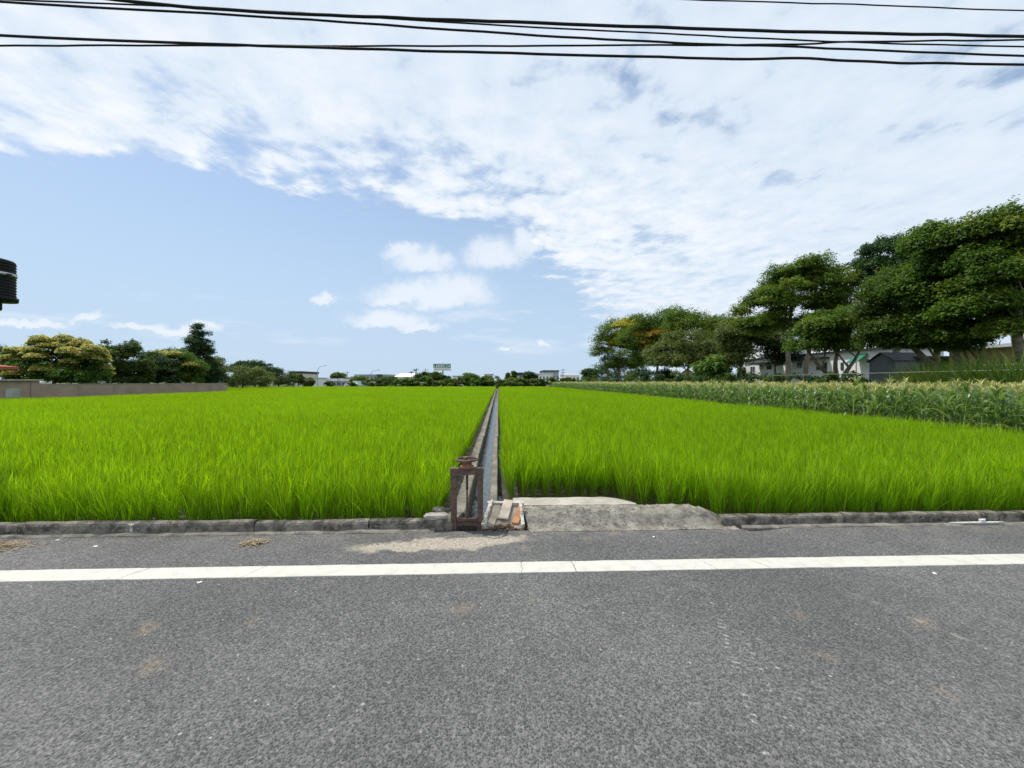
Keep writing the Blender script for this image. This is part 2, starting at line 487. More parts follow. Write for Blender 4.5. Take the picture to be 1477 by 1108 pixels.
mat('green_awning', (0.015, 0.16, 0.095), 0.7, 0.3, 0.15, 2.0)
mat('sign_green', (0.035, 0.24, 0.175), 0.6, 0.3, 0.05, 0.6)
mat('sign_white', (0.78, 0.80, 0.80), 0.6, 0.3, 0.05, 0.6)
mat('sign_mark', (0.45, 0.30, 0.30), 0.6, 0.3, 0.05, 0.6)
mat('galvanised', (0.30, 0.31, 0.32), 0.5, 0.5, 0.1, 2.0)
mat('pole_concrete', (0.36, 0.35, 0.33), 0.9, 0.2, 0.15, 2.0)
mat('cable', (0.010, 0.010, 0.012), 0.6, 0.3, 0.2, 5.0)
mat('black_plastic', (0.010, 0.011, 0.012), 0.65, 0.2, 0.15, 12.0)
mat('steel_band', (0.50, 0.50, 0.50), 0.35, 0.5, 0.1, 10.0, metallic=0.7)
mat('orange_roof', (0.50, 0.19, 0.045), 0.7, 0.3, 0.1, 2.0)
mat('car_white', (0.75, 0.75, 0.74), 0.3, 0.5, 0.03, 1.0)
mat('car_green', (0.38, 0.56, 0.45), 0.4, 0.5, 0.03, 1.0)
mat('tyre', (0.02, 0.02, 0.02), 0.8, 0.2, 0.1, 5.0)
mat('litter_white', (0.66, 0.65, 0.62), 0.8, 0.2, 0.08, 20.0)


def water_mat():
    m_ = bpy.data.materials.new('canal_water')
    m_.use_nodes = True
    T = NT(m_.node_tree)
    bs = T.n['Principled BSDF']
    v = T.node('ShaderNodeNewGeometry').outputs['Position']
    bs.inputs['Base Color'].default_value = (0.055, 0.062, 0.055, 1)
    bs.inputs['Roughness'].default_value = 0.06
    bs.inputs['IOR'].default_value = 1.33
    bs.inputs['Specular IOR Level'].default_value = 0.9
    n1 = T.noise(T.vm('MULTIPLY', v, (1.0, 0.8, 1)), 9.0, 3, 0.5, 0.4)
    n2 = T.noise(T.vm('MULTIPLY', v, (1.0, 1.3, 1)), 24.0, 2, 0.5)
    h = T.m('ADD', T.m('MULTIPLY', n1, 0.020), T.m('MULTIPLY', n2, 0.006))
    T.put(bs.inputs['Normal'], T.bump(h, 1.0, 0.8))
    MATS['water'] = m_


water_mat()

leafmat('leaf_mid', [(0.036, 0.078, 0.012), (0.068, 0.128, 0.018), (0.108, 0.178, 0.026), (0.165, 0.215, 0.038)])
leafmat('leaf_dark', [(0.034, 0.064, 0.014), (0.060, 0.106, 0.021), (0.098, 0.147, 0.028)])
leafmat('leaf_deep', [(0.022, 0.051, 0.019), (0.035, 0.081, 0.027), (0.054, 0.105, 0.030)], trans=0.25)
leafmat('leaf_olive', [(0.075, 0.107, 0.033), (0.119, 0.156, 0.047), (0.171, 0.200, 0.067)])
leafmat('leaf_fresh', [(0.049, 0.105, 0.020), (0.091, 0.168, 0.031), (0.140, 0.224, 0.042)])
leafmat('blossom_cream', [(0.42, 0.38, 0.085), (0.60, 0.55, 0.17), (0.68, 0.63, 0.25)], trans=0.5, tmul=(1, 1, 0.8))
leafmat('blossom_yellow', [(0.42, 0.36, 0.015), (0.58, 0.50, 0.03), (0.52, 0.48, 0.06)], tmul=(1, 1, 0.8))
leafmat('blossom_orange', [(0.20, 0.15, 0.02), (0.36, 0.20, 0.025), (0.42, 0.30, 0.03)], tmul=(1, 1, 0.8))
leafmat('grass_tall', [(0.049, 0.105, 0.022), (0.091, 0.161, 0.035), (0.154, 0.217, 0.056)], tmul=(1.2, 1.2, 0.7))
leafmat('corn_leaf', [(0.095, 0.170, 0.050), (0.150, 0.240, 0.075), (0.24, 0.33, 0.13)], trans=0.36, rough=0.38, spec=0.5)
leafmat('corn_stalk', [(0.26, 0.34, 0.10), (0.34, 0.42, 0.14)], trans=0.1)
leafmat('corn_tassel', [(0.36, 0.36, 0.12), (0.50, 0.49, 0.19), (0.58, 0.55, 0.26)], trans=0.3, tmul=(1, 1, 0.9))
leafmat('corn_ear', [(0.16, 0.26, 0.05), (0.24, 0.33, 0.08)], trans=0.1)


# ------------------------------------------------------------------ mesh helpers
def link(o, parent=None):
    COL.objects.link(o)
    if parent is not None:
        o.parent = parent
    return o


def tag(o, label=None, cat=None, group=None, kind=None):
    if label:
        o['label'] = label
    if cat:
        o['category'] = cat
    if group:
        o['group'] = group
    if kind:
        o['kind'] = kind
    return o


def empty(name, loc, rz=0.0, label=None, cat=None, group=None):
    o = bpy.data.objects.new(name, None)
    o.empty_display_size = 0.2
    o.location = loc
    o.rotation_euler = (0, 0, rz)
    COL.objects.link(o)
    return tag(o, label, cat, group)


class MB:
    def __init__(s):
        s.v = []
        s.f = []
        s.sm = []

    def add(s, vs, fs, smooth=False):
        b = len(s.v)
        s.v += [tuple(q) for q in vs]
        for f in fs:
            s.f.append(tuple(b + i for i in f))
            s.sm.append(smooth)

    def box(s, lo, hi, M=None, bev=0.0):
        if bev > 0:
            bm = bmesh.new()
            bmesh.ops.create_cube(bm, size=1)
            for v in bm.verts:
                v.co = Vector([(lo[i] + hi[i]) / 2 + v.co[i] * (hi[i] - lo[i]) for i in range(3)])
            bmesh.ops.bevel(bm, geom=bm.edges[:], offset=bev, segments=1, affect='EDGES')
            vs = [v.co.copy() for v in bm.verts]
            bm.verts.index_update()
            fs = [[v.index for v in f.verts] for f in bm.faces]
            bm.free()
        else:
            vs = [Vector((x, y, z)) for z in (lo[2], hi[2]) for y in (lo[1], hi[1]) for x in (lo[0], hi[0])]
            fs = [(0, 2, 3, 1), (4, 5, 7, 6), (0, 1, 5, 4), (2, 6, 7, 3), (0, 4, 6, 2), (1, 3, 7, 5)]
        if M is not None:
            vs = [M @ q for q in vs]
        s.add(vs, fs)
        return s

    def tube(s, path, radii, n=8, caps=True, smooth=True):
        path = [Vector(p) for p in path]
        vs, fs = [], []
        up = Vector((0.123, 0.456, 0.88))
        for i, p in enumerate(path):
            a = path[max(i - 1, 0)]
            b = path[min(i + 1, len(path) - 1)]
            t = (b - a).normalized()
            if abs(t.dot(up)) > 0.97:
                up = Vector((1, 0.1, 0)).normalized()
            e1 = t.cross(up).normalized()
            e2 = t.cross(e1).normalized()
            r = radii[i] if isinstance(radii, (list, tuple)) else radii
            for k in range(n):
                a_ = 2 * math.pi * k / n
                vs.append(p + e1 * (r * math.cos(a_)) + e2 * (r * math.sin(a_)))
        for i in range(len(path) - 1):
            for k in range(n):
                k2 = (k + 1) % n
                fs.append((i * n + k, i * n + k2, (i + 1) * n + k2, (i + 1) * n + k))
        s.add(vs, fs, smooth)
        if caps:
            m_ = len(path) - 1
            s.add(vs[:n], [tuple(range(n))[::-1]])
            s.add(vs[m_ * n:], [tuple(range(n))])
        return s

    def lathe(s, prof, n=24, M=None, smooth=True):
        vs, fs = [], []
        for (r, z) in prof:
            for k in range(n):
                a = 2 * math.pi * k / n
                vs.append(Vector((r * math.cos(a), r * math.sin(a), z)))
        for i in range(len(prof) - 1):
            for k in range(n):
                k2 = (k + 1) % n
                fs.append((i * n + k, i * n + k2, (i + 1) * n + k2, (i + 1) * n + k))
        if M is not None:
            vs = [M @ q for q in vs]
        s.add(vs, fs, smooth)
        s.add(vs[:n], [tuple(range(n))[::-1]])
        s.add(vs[-n:], [tuple(range(n))])
        return s

    def torus(s, R_, r, n=28, k=8, M=None):
        vs, fs = [], []
        for i in range(n):
            a = 2 * math.pi * i / n
            for j in range(k):
                b = 2 * math.pi * j / k
                q = Vector(((R_ + r * math.cos(b)) * math.cos(a), (R_ + r * math.cos(b)) * math.sin(a), r * math.sin(b)))
                vs.append(M @ q if M is not None else q)
        for i in range(n):
            for j in range(k):
                fs.append((i * k + j, ((i + 1) % n) * k + j, ((i + 1) % n) * k + (j + 1) % k, i * k + (j + 1) % k))
        s.add(vs, fs, True)
        return s

    def sweep(s, prof, xs, axis='x', amp=0.0, freq=4.0, seed=0.0, caps=True, bend=None):
        """closed profile (a, z) swept along axis; noise-displaced"""
        n = len(prof)
        vs, fs = [], []
        for x in xs:
            for (a, z) in prof:
                p = Vector((x, a, z)) if axis == 'x' else Vector((a, x, z))
                if amp:
                    q = p * freq + Vector((seed, seed * 1.7, 0))
                    p = p + Vector((0.3 * noise.noise(q), noise.noise(q + Vector((9, 0, 0))), noise.noise(q + Vector((0, 9, 0))))) * amp
                    q = q * 4
                    p = p + Vector((0, noise.noise(q + Vector((9, 0, 0))), noise.noise(q + Vector((0, 9, 0))))) * amp * 0.4
                vs.append(p)
        for i in range(len(xs) - 1):
            for k in range(n):
                k2 = (k + 1) % n
                fs.append((i * n + k, i * n + k2, (i + 1) * n + k2, (i + 1) * n + k))
        s.add(vs, fs)
        if caps:
            s.add(vs[:n], [tuple(range(n))[::-1]])
            s.add(vs[-n:], [tuple(range(n))])
        return s

    def mesh(s, name, m_):
        me = bpy.data.meshes.new(name)
        me.from_pydata(s.v, [], s.f)
        me.polygons.foreach_set('use_smooth', s.sm)
        me.materials.append(MATS[m_] if isinstance(m_, str) else m_)
        bm = bmesh.new()
        bm.from_mesh(me)
        bmesh.ops.recalc_face_normals(bm, faces=bm.faces)
        bm.to_mesh(me)
        bm.free()
        return me

    def build(s, name, m_, parent=None, loc=None, rot=None):
        o = bpy.data.objects.new(name, s.mesh(name, m_))
        if loc is not None:
            o.location = loc
        if rot is not None:
            o.rotation_euler = rot
        return link(o, parent)


def np_mesh(name, V, Fq, m_, attrs=None, tris=False):
    """fast quads/tris mesh; attrs: {name: per-point float}"""
    me = bpy.data.meshes.new(name)
    k = 3 if tris else 4
    nF = len(Fq)
    me.vertices.add(len(V))
    me.vertices.foreach_set('co', np.asarray(V, dtype=np.float32).ravel())
    me.loops.add(nF * k)
    me.loops.foreach_set('vertex_index', np.asarray(Fq, dtype=np.int32).ravel())
    me.polygons.add(nF)
    me.polygons.foreach_set('loop_start', np.arange(0, nF * k, k, dtype=np.int32))
    me.polygons.foreach_set('use_smooth', np.ones(nF, dtype=bool))
    for a, arr in (attrs or {}).items():
        at_ = me.attributes.new(a, 'FLOAT', 'POINT')
        at_.data.foreach_set('value', np.asarray(arr, dtype=np.float32))
    me.materials.append(MATS[m_])
    me.update(calc_edges=True)
    return me


def unit(a):
    return a / (np.linalg.norm(a, axis=1, keepdims=True) + 1e-9)


# ------------------------------------------------------------------ ground, road
GZ = -0.20
CAN = dict(lo=-0.54, li=-0.385, ri=-0.11, ro=-0.012)   # canal wall lines (x)
YC0, YC1 = 3.93, 81.0                                  # canal from the road edge to the far bank
mb = MB()
B = 2500.0


def quad(mb, x0, x1, y0, y1, z):
    mb.add([(x0, y0, z), (x1, y0, z), (x1, y1, z), (x0, y1, z)], [(0, 1, 2, 3)])


quad(mb, -B, CAN['lo'] - 0.10, -B, B, GZ)
quad(mb, 0.24, B, -B, B, GZ)
quad(mb, CAN['lo'] - 0.10, 0.24, -B, 3.80, GZ)
quad(mb, CAN['lo'] - 0.10, 0.24, YC1, B, GZ)
tag(mb.build('ground', 'ground'), kind='structure')

# wet paddy soil sheets
mb = MB()
quad(mb, -31.0, CAN['lo'] - 0.09, 4.0, 88.0, -0.125)
quad(mb, -56.0, -31.0, 46.0, 88.0, -0.125)
tag(mb.build('paddy_soil', 'mud'), kind='structure')
mb = MB()
quad(mb, 0.22, 17.2, 4.0, 88.0, -0.125)
tag(mb.build('paddy_soil', 'mud'), kind='structure')

# asphalt road with ragged field-side edge
xs = np.concatenate([np.arange(-60, -9, 2.0), np.arange(-9, 9.01, 0.06), np.arange(10, 61, 2.0)])
mb = MB()
top = []
for x in xs:
    e = 3.872 + 0.012 * noise.noise((x * 2.1, 0, 0)) + 0.010 * noise.noise((x * 9, 3, 0))
    if -0.62 < x < 0.33:
        e = 3.90 + 0.006 * noise.noise((x * 9, 3, 0))
    elif 0.33 <= x < 2.46:
        e = 3.86 + 0.03 * noise.noise((x * 3, 5, 0))
    if 2.52 < x < 2.95:
        e = 3.80 + 0.07 * max(0, (x - 2.62) / 0.33)
    top.append(e)
n = len(xs)
vs, fs = [], []
rows = [-7.0, 0.0, 2.0, 3.3, 3.7]
for j, y in enumerate(rows):
    vs += [(x, y, 0.0) for x in xs]
vs += [(x, top[i] - 0.02, 0.0) for i, x in enumerate(xs)]
vs += [(x, top[i], -0.012 + 0.004 * noise.noise((x * 11, 1, 0))) for i, x in enumerate(xs)]
vs += [(x, top[i] + 0.002, -0.34) for i, x in enumerate(xs)]
for j in range(len(rows) + 2):
    for i in range(n - 1):
        fs.append((j * n + i, j * n + i + 1, (j + 1) * n + i + 1, (j + 1) * n + i))
mb.add(vs, fs)
tag(mb.build('road', 'asphalt'), kind='structure')

# edge line: a thin thermoplastic strip with slightly uneven edges
mb = MB()
xs2 = np.arange(-40, 40.01, 0.08)
vs, fs = [], []
for x in xs2:
    a = LINE_Y0 + 0.006 * noise.noise((x * 5, 2, 0)) + 0.004 * noise.noise((x * 17, 2, 0))
    b = LINE_Y1 + 0.006 * noise.noise((x * 5, 8, 0)) + 0.004 * noise.noise((x * 17, 9, 0))
    vs += [(x, a, 0.0005), (x, a + 0.003, 0.004), (x, b - 0.003, 0.004), (x, b, 0.0005)]
for i in range(len(xs2) - 1):
    for k in range(3):
        fs.append((i * 4 + k, (i + 1) * 4 + k, (i + 1) * 4 + k + 1, i * 4 + k + 1))
mb.add(vs, fs)
tag(mb.build('road_line', 'paint'), kind='structure')

# kerbs
kerb = empty('kerb', (0, 0, 0))
tag(kerb, kind='structure')


def kerb_run(x0, x1, joints):
    xs_ = [x0] + joints + [x1]
    for i in range(len(xs_) - 1):
        a, b = xs_[i] + 0.006, xs_[i + 1] - 0.006
        dz = random.uniform(-0.006, 0.006)
        dy = random.uniform(-0.006, 0.006)
        prof = [(3.905 + dy, -0.22), (3.900 + dy, 0.02), (3.900 + dy, 0.085 + dz), (3.908 + dy, 0.104 + dz), (3.925 + dy, 0.110 + dz), (3.965 + dy, 0.112 + dz), (3.992 + dy, 0.105 + dz), (4.0 + dy, 0.08 + dz), (4.0 + dy, -0.22)]
        nseg = max(3, int((b - a) / 0.05))
        MB().sweep(prof, np.linspace(a, b, nseg + 1), 'x', 0.009, 5.0, i * 3.1 + x0).build('kerb_stone', 'kerb_concrete', kerb)


kerb_run(-18, -0.56, [-16.6, -15.2, -13.9, -12.5, -11.1, -9.8, -8.4, -7.1, -5.9, -4.66, -3.60, -2.42, -1.30])
kerb_run(2.30, 18, [3.62, 5.30, 6.6, 7.9, 9.2, 10.6, 12.0, 13.4, 14.8, 16.4])
MB().box((-3.625, 3.893, -0.05), (-3.575, 3.97, 0.109), bev=0.006).build('mortar_joint', 'mortar', kerb)
for (a, b) in ((-18, -0.60), (2.50, 18)):
    prof = [(3.85, -0.2), (3.852, 0.004), (3.865, 0.018), (3.91, 0.026), (3.91, -0.2)]
    tag(MB().sweep(prof, np.arange(a, b, 0.07), 'x', 0.010, 4.0, a).build('kerb_footing', 'kerb_lip', kerb))

# ------------------------------------------------------------------ canal
canal = empty('irrigation_canal', (-0.25, 42, -0.5))
tag(canal, 'narrow straight concrete irrigation channel running between the two paddies', 'canal')
canal.location = (0, 0, 0)
yy = [4.30]
while yy[-1] < YC1 - 3.2:
    yy.append(yy[-1] + (3.0 if yy[-1] < 40 else 6.0))
yy.append(YC1)
for i in range(len(yy) - 1):
    a, b = yy[i] + 0.004, yy[i + 1] - 0.004
    for side_ in (0, 1):
        dx, dz = random.uniform(-.009, .009), random.uniform(-.008, .008)
        if side_ == 0:
            p = [(CAN['lo'], -0.45), (CAN['lo'], 0.035), (CAN['lo'] + .012, 0.05), (CAN['li'] - .012, 0.05), (CAN['li'], 0.035), (CAN['li'] - .01, -0.45)]
        else:
            p = [(CAN['ri'] + .01, -0.45), (CAN['ri'], 0.035), (CAN['ri'] + .010, 0.05), (CAN['ro'] - .010, 0.05), (CAN['ro'], 0.035), (CAN['ro'], -0.45)]
        p = [(q[0] + dx, q[1] + dz) for q in p]
        step = 0.08 if a < 10 else (0.25 if a < 30 else 1.0)
        MB().sweep(p, np.linspace(a, b, max(3, int((b - a) / step))), 'y', 0.010 if a < 30 else 0.006, 4.0, i * 1.7 + side_ * 40).build('wall_segment', 'canal_concrete', canal)
# flared inlet beside the gate
mb = MB()
mb.add([(-0.62, 3.93, -0.45), (-0.475, 3.93, -0.45), (-0.395, 4.30, -0.45), (-0.545, 4.30, -0.45),
        (-0.62, 3.93, 0.06), (-0.475, 3.93, 0.06), (-0.395, 4.30, 0.055), (-0.545, 4.30, 0.055)],
       [(0, 1, 5, 4), (1, 2, 6, 5), (2, 3, 7, 6), (3, 0, 4, 7), (4, 5, 6, 7), (3, 2, 1, 0)])
mb.build('inlet_wall', 'canal_concrete', canal)
mb = MB()
mb.add([(-0.165, 3.93, -0.45), (0.0, 3.93, -0.45), (-0.008, 4.30, -0.45), (-0.105, 4.30, -0.45),
        (-0.165, 3.93, 0.035), (0.0, 3.93, 0.035), (-0.008, 4.30, 0.048), (-0.105, 4.30, 0.048)],
       [(0, 1, 5, 4), (1, 2, 6, 5), (2, 3, 7, 6), (3, 0, 4, 7), (4, 5, 6, 7), (3, 2, 1, 0)])
mb.build('inlet_wall', 'canal_concrete', canal)
mb = MB()
quad(mb, -0.68, 0.26, 3.80, YC1 + 0.1, -0.42)
mb.build('canal_bed', 'mud', canal)
mb = MB()
quad(mb, -0.60, -0.06, 3.82, YC1, -0.235)
tag(mb.build('water', 'water'), kind='structure')
mb = MB()                      # shallow seep beside the channel wall
vs, fs = [], []
for i, y in enumerate(np.arange(3.95, 5.8, 0.2)):
    vs += [(-0.02, y, -0.150), (0.085 + 0.05 * noise.noise((y * 3.3, 0, 0)), y, -0.150)]
    if i:
        fs.append((2 * i - 2, 2 * i - 1, 2 * i + 1, 2 * i))
mb.add(vs, fs)
tag(mb.build('water', 'water'), kind='structure')
mb = MB()
vs = []
for i in range(40):
    a = 2 * math.pi * i / 40
    k = 1 + 0.25 * noise.noise((math.cos(a) * 2, math.sin(a) * 2, 14))
    vs.append((0.95 + 0.85 * k * math.cos(a), 5.0 + 0.20 * k * math.sin(a), -0.113))
mb.add(vs, [tuple(range(40))])
tag(mb.build('water', 'water'), kind='structure')
# earth shoulders either side of the channel, up to the paddies
for (x0, x1, zz) in ((CAN['lo'] - 0.15, CAN['lo'] - 0.001, -0.05), (CAN['ro'] + 0.003, 0.28, -0.115)):
    vs, fs = [], []
    ys = np.concatenate([np.arange(3.95 if x0 < -0.3 else 4.32, 20, 0.12), np.arange(20, YC1, 2.0)])
    kx = 5
    for y in ys:
        for k in range(kx):
            t = k / (kx - 1)
            zz2 = zz + 0.03 * noise.noise((t * 3 + x0, y * 3, 0))
            if x0 > -0.3:
                zz2 = (-0.17 if y < 5.6 else -0.12) + 0.05 * t + 0.025 * noise.noise((t * 3 + x0, y * 3, 0))
            vs.append((x0 + (x1 - x0) * t, y, zz2))
    for i in range(len(ys) - 1):
        for k in range(kx - 1):
            fs.append((i * kx + k, i * kx + k + 1, (i + 1) * kx + k + 1, (i + 1) * kx + k))
    m2 = MB()
    m2.add(vs, fs, True)
    tag(m2.build('earth_bank', 'mud'), kind='structure')

# ------------------------------------------------------------------ concrete apron (field access) with raised strip behind
def back_edge(x):
    if x < 2.05:
        return 4.42
    t = min((x - 2.05) / 0.40, 1.0)
    return 3.86 + 0.56 * math.sqrt(max(0, 1 - t ** 2.4))


NX, NY = 90, 26
vs, fs = [], []
for i in range(NX + 1):
    x = 0.31 + (2.45 - 0.31) * i / NX
    yf = 3.835 + 0.03 * noise.noise((x * 2.3, 7, 0)) + 0.012 * noise.noise((x * 12, 7, 0))
    yb = max(back_edge(x), yf + 0.02)
    for j in range(NY + 1):
        t = j / NY
        y = yf + (yb - yf) * t
        z = 0.004 + 0.075 * min(1, (y - yf) / 0.42) ** 0.8
        edge_t = min(1.0, (2.46 - x) / 0.16)
        z *= 0.35 + 0.65 * edge_t
        z += 0.007 * noise.noise((x * 3, y * 4, 1)) * min(1, t * 5) + 0.012 * noise.noise((x * 14, y * 14, 1)) * min(1, t * 6) + 0.010 * noise.noise((x * 40, y * 40, 1)) * min(1, t * 6)
        xx = x - (0.05 * t if i == 0 else 0)
        if j == NY:
            z -= 0.012
        vs.append((xx, y, max(z, 0.003)))
M1 = NY + 1
for i in range(NX):
    for j in range(NY):
        fs.append((i * M1 + j, (i + 1) * M1 + j, (i + 1) * M1 + j + 1, i * M1 + j + 1))
# skirts
base = len(vs)
ring = [i * M1 for i in range(NX + 1)] + [NX * M1 + j for j in range(1, M1)] + [i * M1 + NY for i in range(NX - 1, -1, -1)] + [j for j in range(NY - 1, 0, -1)]
for r_ in ring:
    vs.append((vs[r_][0], vs[r_][1], -0.24))
L_ = len(ring)
for i in range(L_):
    j = (i + 1) % L_
    fs.append((ring[i], base + i, base + j, ring[j]))
mb = MB()
mb.add(vs, fs)
tag(mb.build('concrete_apron', 'concrete'), 'rough grey concrete apron bridging from the road edge to the paddy', 'slab')

vs, fs = [], []
NX, NY = 60, 8
for i in range(NX + 1):
    x = 0.175 + (1.60 - 0.175) * i / NX
    yb = 4.735 + 0.012 * noise.noise((x * 5, 2, 0))
    if x > 1.28:
        yb -= 0.28 * ((x - 1.28) / 0.32) ** 1.6
    for j in range(NY + 1):
        y = 4.405 + (yb - 4.405) * j / NY
        z = 0.085 + 0.006 * noise.noise((x * 6, y * 6, 3)) - (0.012 if j == NY else 0)
        vs.append((x, y, z))
M1 = NY + 1
for i in range(NX):
    for j in range(NY):
        fs.append((i * M1 + j, (i + 1) * M1 + j, (i + 1) * M1 + j + 1, i * M1 + j + 1))
base = len(vs)
ring = [i * M1 for i in range(NX + 1)] + [NX * M1 + j for j in range(1, M1)] + [i * M1 + NY for i in range(NX - 1, -1, -1)] + [j for j in range(NY - 1, 0, -1)]
for r_ in ring:
    vs.append((vs[r_][0], vs[r_][1], -0.24))
L_ = len(ring)
for i in range(L_):
    j = (i + 1) % L_
    fs.append((ring[i], base + i, base + j, ring[j]))
mb = MB()
mb.add(vs, fs)
tag(mb.build('concrete_strip', 'concrete_light'), 'smooth pale concrete strip between the rough apron and the rice', 'slab')

# ------------------------------------------------------------------ sluice gate
g = empty('sluice_gate', (-0.325, 3.965, 0.0), 0, 'rusty steel sluice gate frame with a handwheel on top', 'sluice gate')
PW = 0.058
for sx in (-1, 1):
    m2 = MB()
    cx = sx * 0.136
    m2.box((cx - PW / 2, -0.006, -0.42), (cx + PW / 2, 0.0, 0.552), bev=0.001)            # flange facing the road
    ox = cx - sx * PW / 2
    m2.box((min(ox, ox + sx * 0.006), 0.0, -0.42), (max(ox, ox + sx * 0.006), 0.05, 0.552))
    ox = cx + sx * (PW / 2 - 0.006)
    m2.box((min(ox, ox + sx * 0.006), 0.0, -0.42), (max(ox, ox + sx * 0.006), 0.05, 0.552))
    m2.build('post', 'rust', g)
m2 = MB()
m2.box((-0.170, -0.012, 0.546), (0.170, -0.006, 0.614), bev=0.001)
m2.box((-0.170, -0.006, 0.607), (0.170, 0.056, 0.614))
m2.box((-0.170, 0.050, 0.546), (0.170, 0.056, 0.6065))
m2.build('top_beam', 'rust', g)
for z0 in (0.036, 0.082):
    MB().box((-0.107, 0.002, z0 - 0.016), (0.107, 0.030, z0 + 0.014), bev=0.002).build('bottom_beam', 'rust', g)
MB().box((-0.105, 0.010, -0.40), (0.105, 0.016, 0.02)).build('gate_plate', 'dark_steel', g)
MB().box((-0.105, 0.016, 0.050), (0.105, 0.022, 0.068)).build('gate_plate', 'rust', g)
MB().lathe([(0.068, 0.634), (0.072, 0.640), (0.072, 0.654), (0.060, 0.660), (0.052, 0.664), (0.050, 0.676), (0.046, 0.690)], 20, Matrix.Translation((0, 0.022, -0.020))).build('bearing_housing', 'rust_bright', g)
MB().lathe([(0.046, 0.690), (0.066, 0.702), (0.072, 0.706), (0.055, 0.712), (0.020, 0.714), (0.018, 0.735), (0.026, 0.737), (0.026, 0.750), (0.015, 0.752)], 18, Matrix.Translation((0, 0.022, -0.020))).build('wheel_hub', 'rust_bright', g)
hw = MB().torus(0.110, 0.011, 36, 8, Matrix.Translation((0, 0.022, 0.702))).build('handwheel', 'rust', g)
for k in range(4):
    a = k * math.pi / 2 + 0.5
    MB().tube([(0.02 * math.cos(a), 0.022 + 0.02 * math.sin(a), 0.702), (0.11 * math.cos(a), 0.022 + 0.11 * math.sin(a), 0.702)], 0.009, 6).build('spoke', 'rust', hw)
m2 = MB()
m2.tube([(0, 0.022, 0.05), (0, 0.022, 0.40)], 0.0095, 8)
m2.build('stem', 'rust', g)
MB().tube([(0, 0.022, 0.730), (0, 0.022, 0.815)], 0.0075, 8).build('stem_tip', 'rust', g)
MB().tube([(0, 0.022, 0.39), (0, 0.022, 0.62)], 0.0125, 8).build('stem_sleeve', 'dark_steel', g)

# ------------------------------------------------------------------ broken boards beside the gate
def rough_slab(w, l, t, seed=0, rag=0.006):
    """board of width w (x), length l (y), thickness t (z) with ragged ends"""
    nx, ny = 6, 10
    vs, fs = [], []
    for z in (0, t):
        for i in range(nx + 1):
            for j in range(ny + 1):
                x = -w / 2 + w * i / nx
                y = l * j / ny
                if j in (0, ny):
                    y += rag * noise.noise((x * 60, seed + j, 0)) * 2
                if i in (0, nx):
                    x += rag * 0.5 * noise.noise((seed + i, y * 30, 2))
                vs.append((x, y, z + 0.002 * noise.noise((x * 20, y * 20, seed))))
    m_ = ny + 1
    o_ = (nx + 1) * m_
    for i in range(nx):
        for j in range(ny):
            a = i * m_ + j
            fs.append((a, a + 1, a + m_ + 1, a + m_))
            fs.append((o_ + a, o_ + a + m_, o_ + a + m_ + 1, o_ + a + 1))
    for i in range(nx):
        for j in (0, ny):
            a = i * m_ + j
            fs.append((a, a + m_, o_ + a + m_, o_ + a))
    for j in range(ny):
        for i in (0, nx):
            a = i * m_ + j
            fs.append((a, a + 1, o_ + a + 1, o_ + a))
    m2 = MB()
    m2.add(vs, fs)
    return m2


SL = R(21)
tray = empty('broken_tray', (0.05, 3.915, 0.004), 0, 'broken white wooden tray propped between the sluice gate and the concrete apron', 'tray')
tray.rotation_euler = (SL, 0, R(-3))
rough_slab(0.36, 0.34, 0.012, 1).build('base_board', 'wood_grey', tray, (0, 0.0, 0.0))
rough_slab(0.036, 0.38, 0.06, 2, 0.02).build('side_board', 'white_board', tray, (-0.195, 0.0, 0.0), (0, R(-12), R(-9)))
rough_slab(0.034, 0.36, 0.05, 3, 0.016).build('side_board', 'white_board', tray, (0.198, 0.01, 0.0), (0, 0, R(4)))
rough_slab(0.40, 0.03, 0.05, 4).build('end_board', 'white_board', tray, (0.01, 0.345, 0.0))
MB().box((-0.16, 0.06, -0.001), (0.16, 0.09, -0.0), bev=0).build('cross_batten', 'wood_grey', tray, (0, 0.2, -0.02))
tp = empty('tray', (0, 0, 0))
bpy.data.objects.remove(tp)
TM = Matrix.Translation((0.05, 3.915, 0.004)) @ Matrix.Rotation(R(-3), 4, 'Z') @ Matrix.Rotation(SL, 4, 'X')


def plank(w, l, t, x, y, z, rz, m_, label, name='plank', seed=0, tilt=0.0):
    o = rough_slab(w, l, t, seed).build(name, m_)
    o.matrix_world = TM @ Matrix.Translation((x, y, z)) @ Matrix.Rotation(R(rz), 4, 'Z') @ Matrix.Rotation(R(tilt), 4, 'X')
    tag(o, label, 'plank', None)
    return o


plank(0.075, 0.37, 0.014, -0.135, 0.005, 0.014, -9, 'wood_grey', 'long weathered grey plank lying along the white tray side by the sluice gate', seed=11)
plank(0.10, 0.30, 0.016, -0.005, 0.10, 0.036, -9, 'wood_pale', 'wide pale bleached plank lying in the middle of the broken tray', seed=12)
plank(0.062, 0.22, 0.014, -0.065, 0.12, 0.015, -16, 'wood_grey', 'short greyish plank half under the wide pale plank', seed=13)
plank(0.070, 0.27, 0.016, 0.115, 0.055, 0.016, -15, 'wood_orange', 'orange-brown plank lying at the apron end of the broken tray', seed=14)
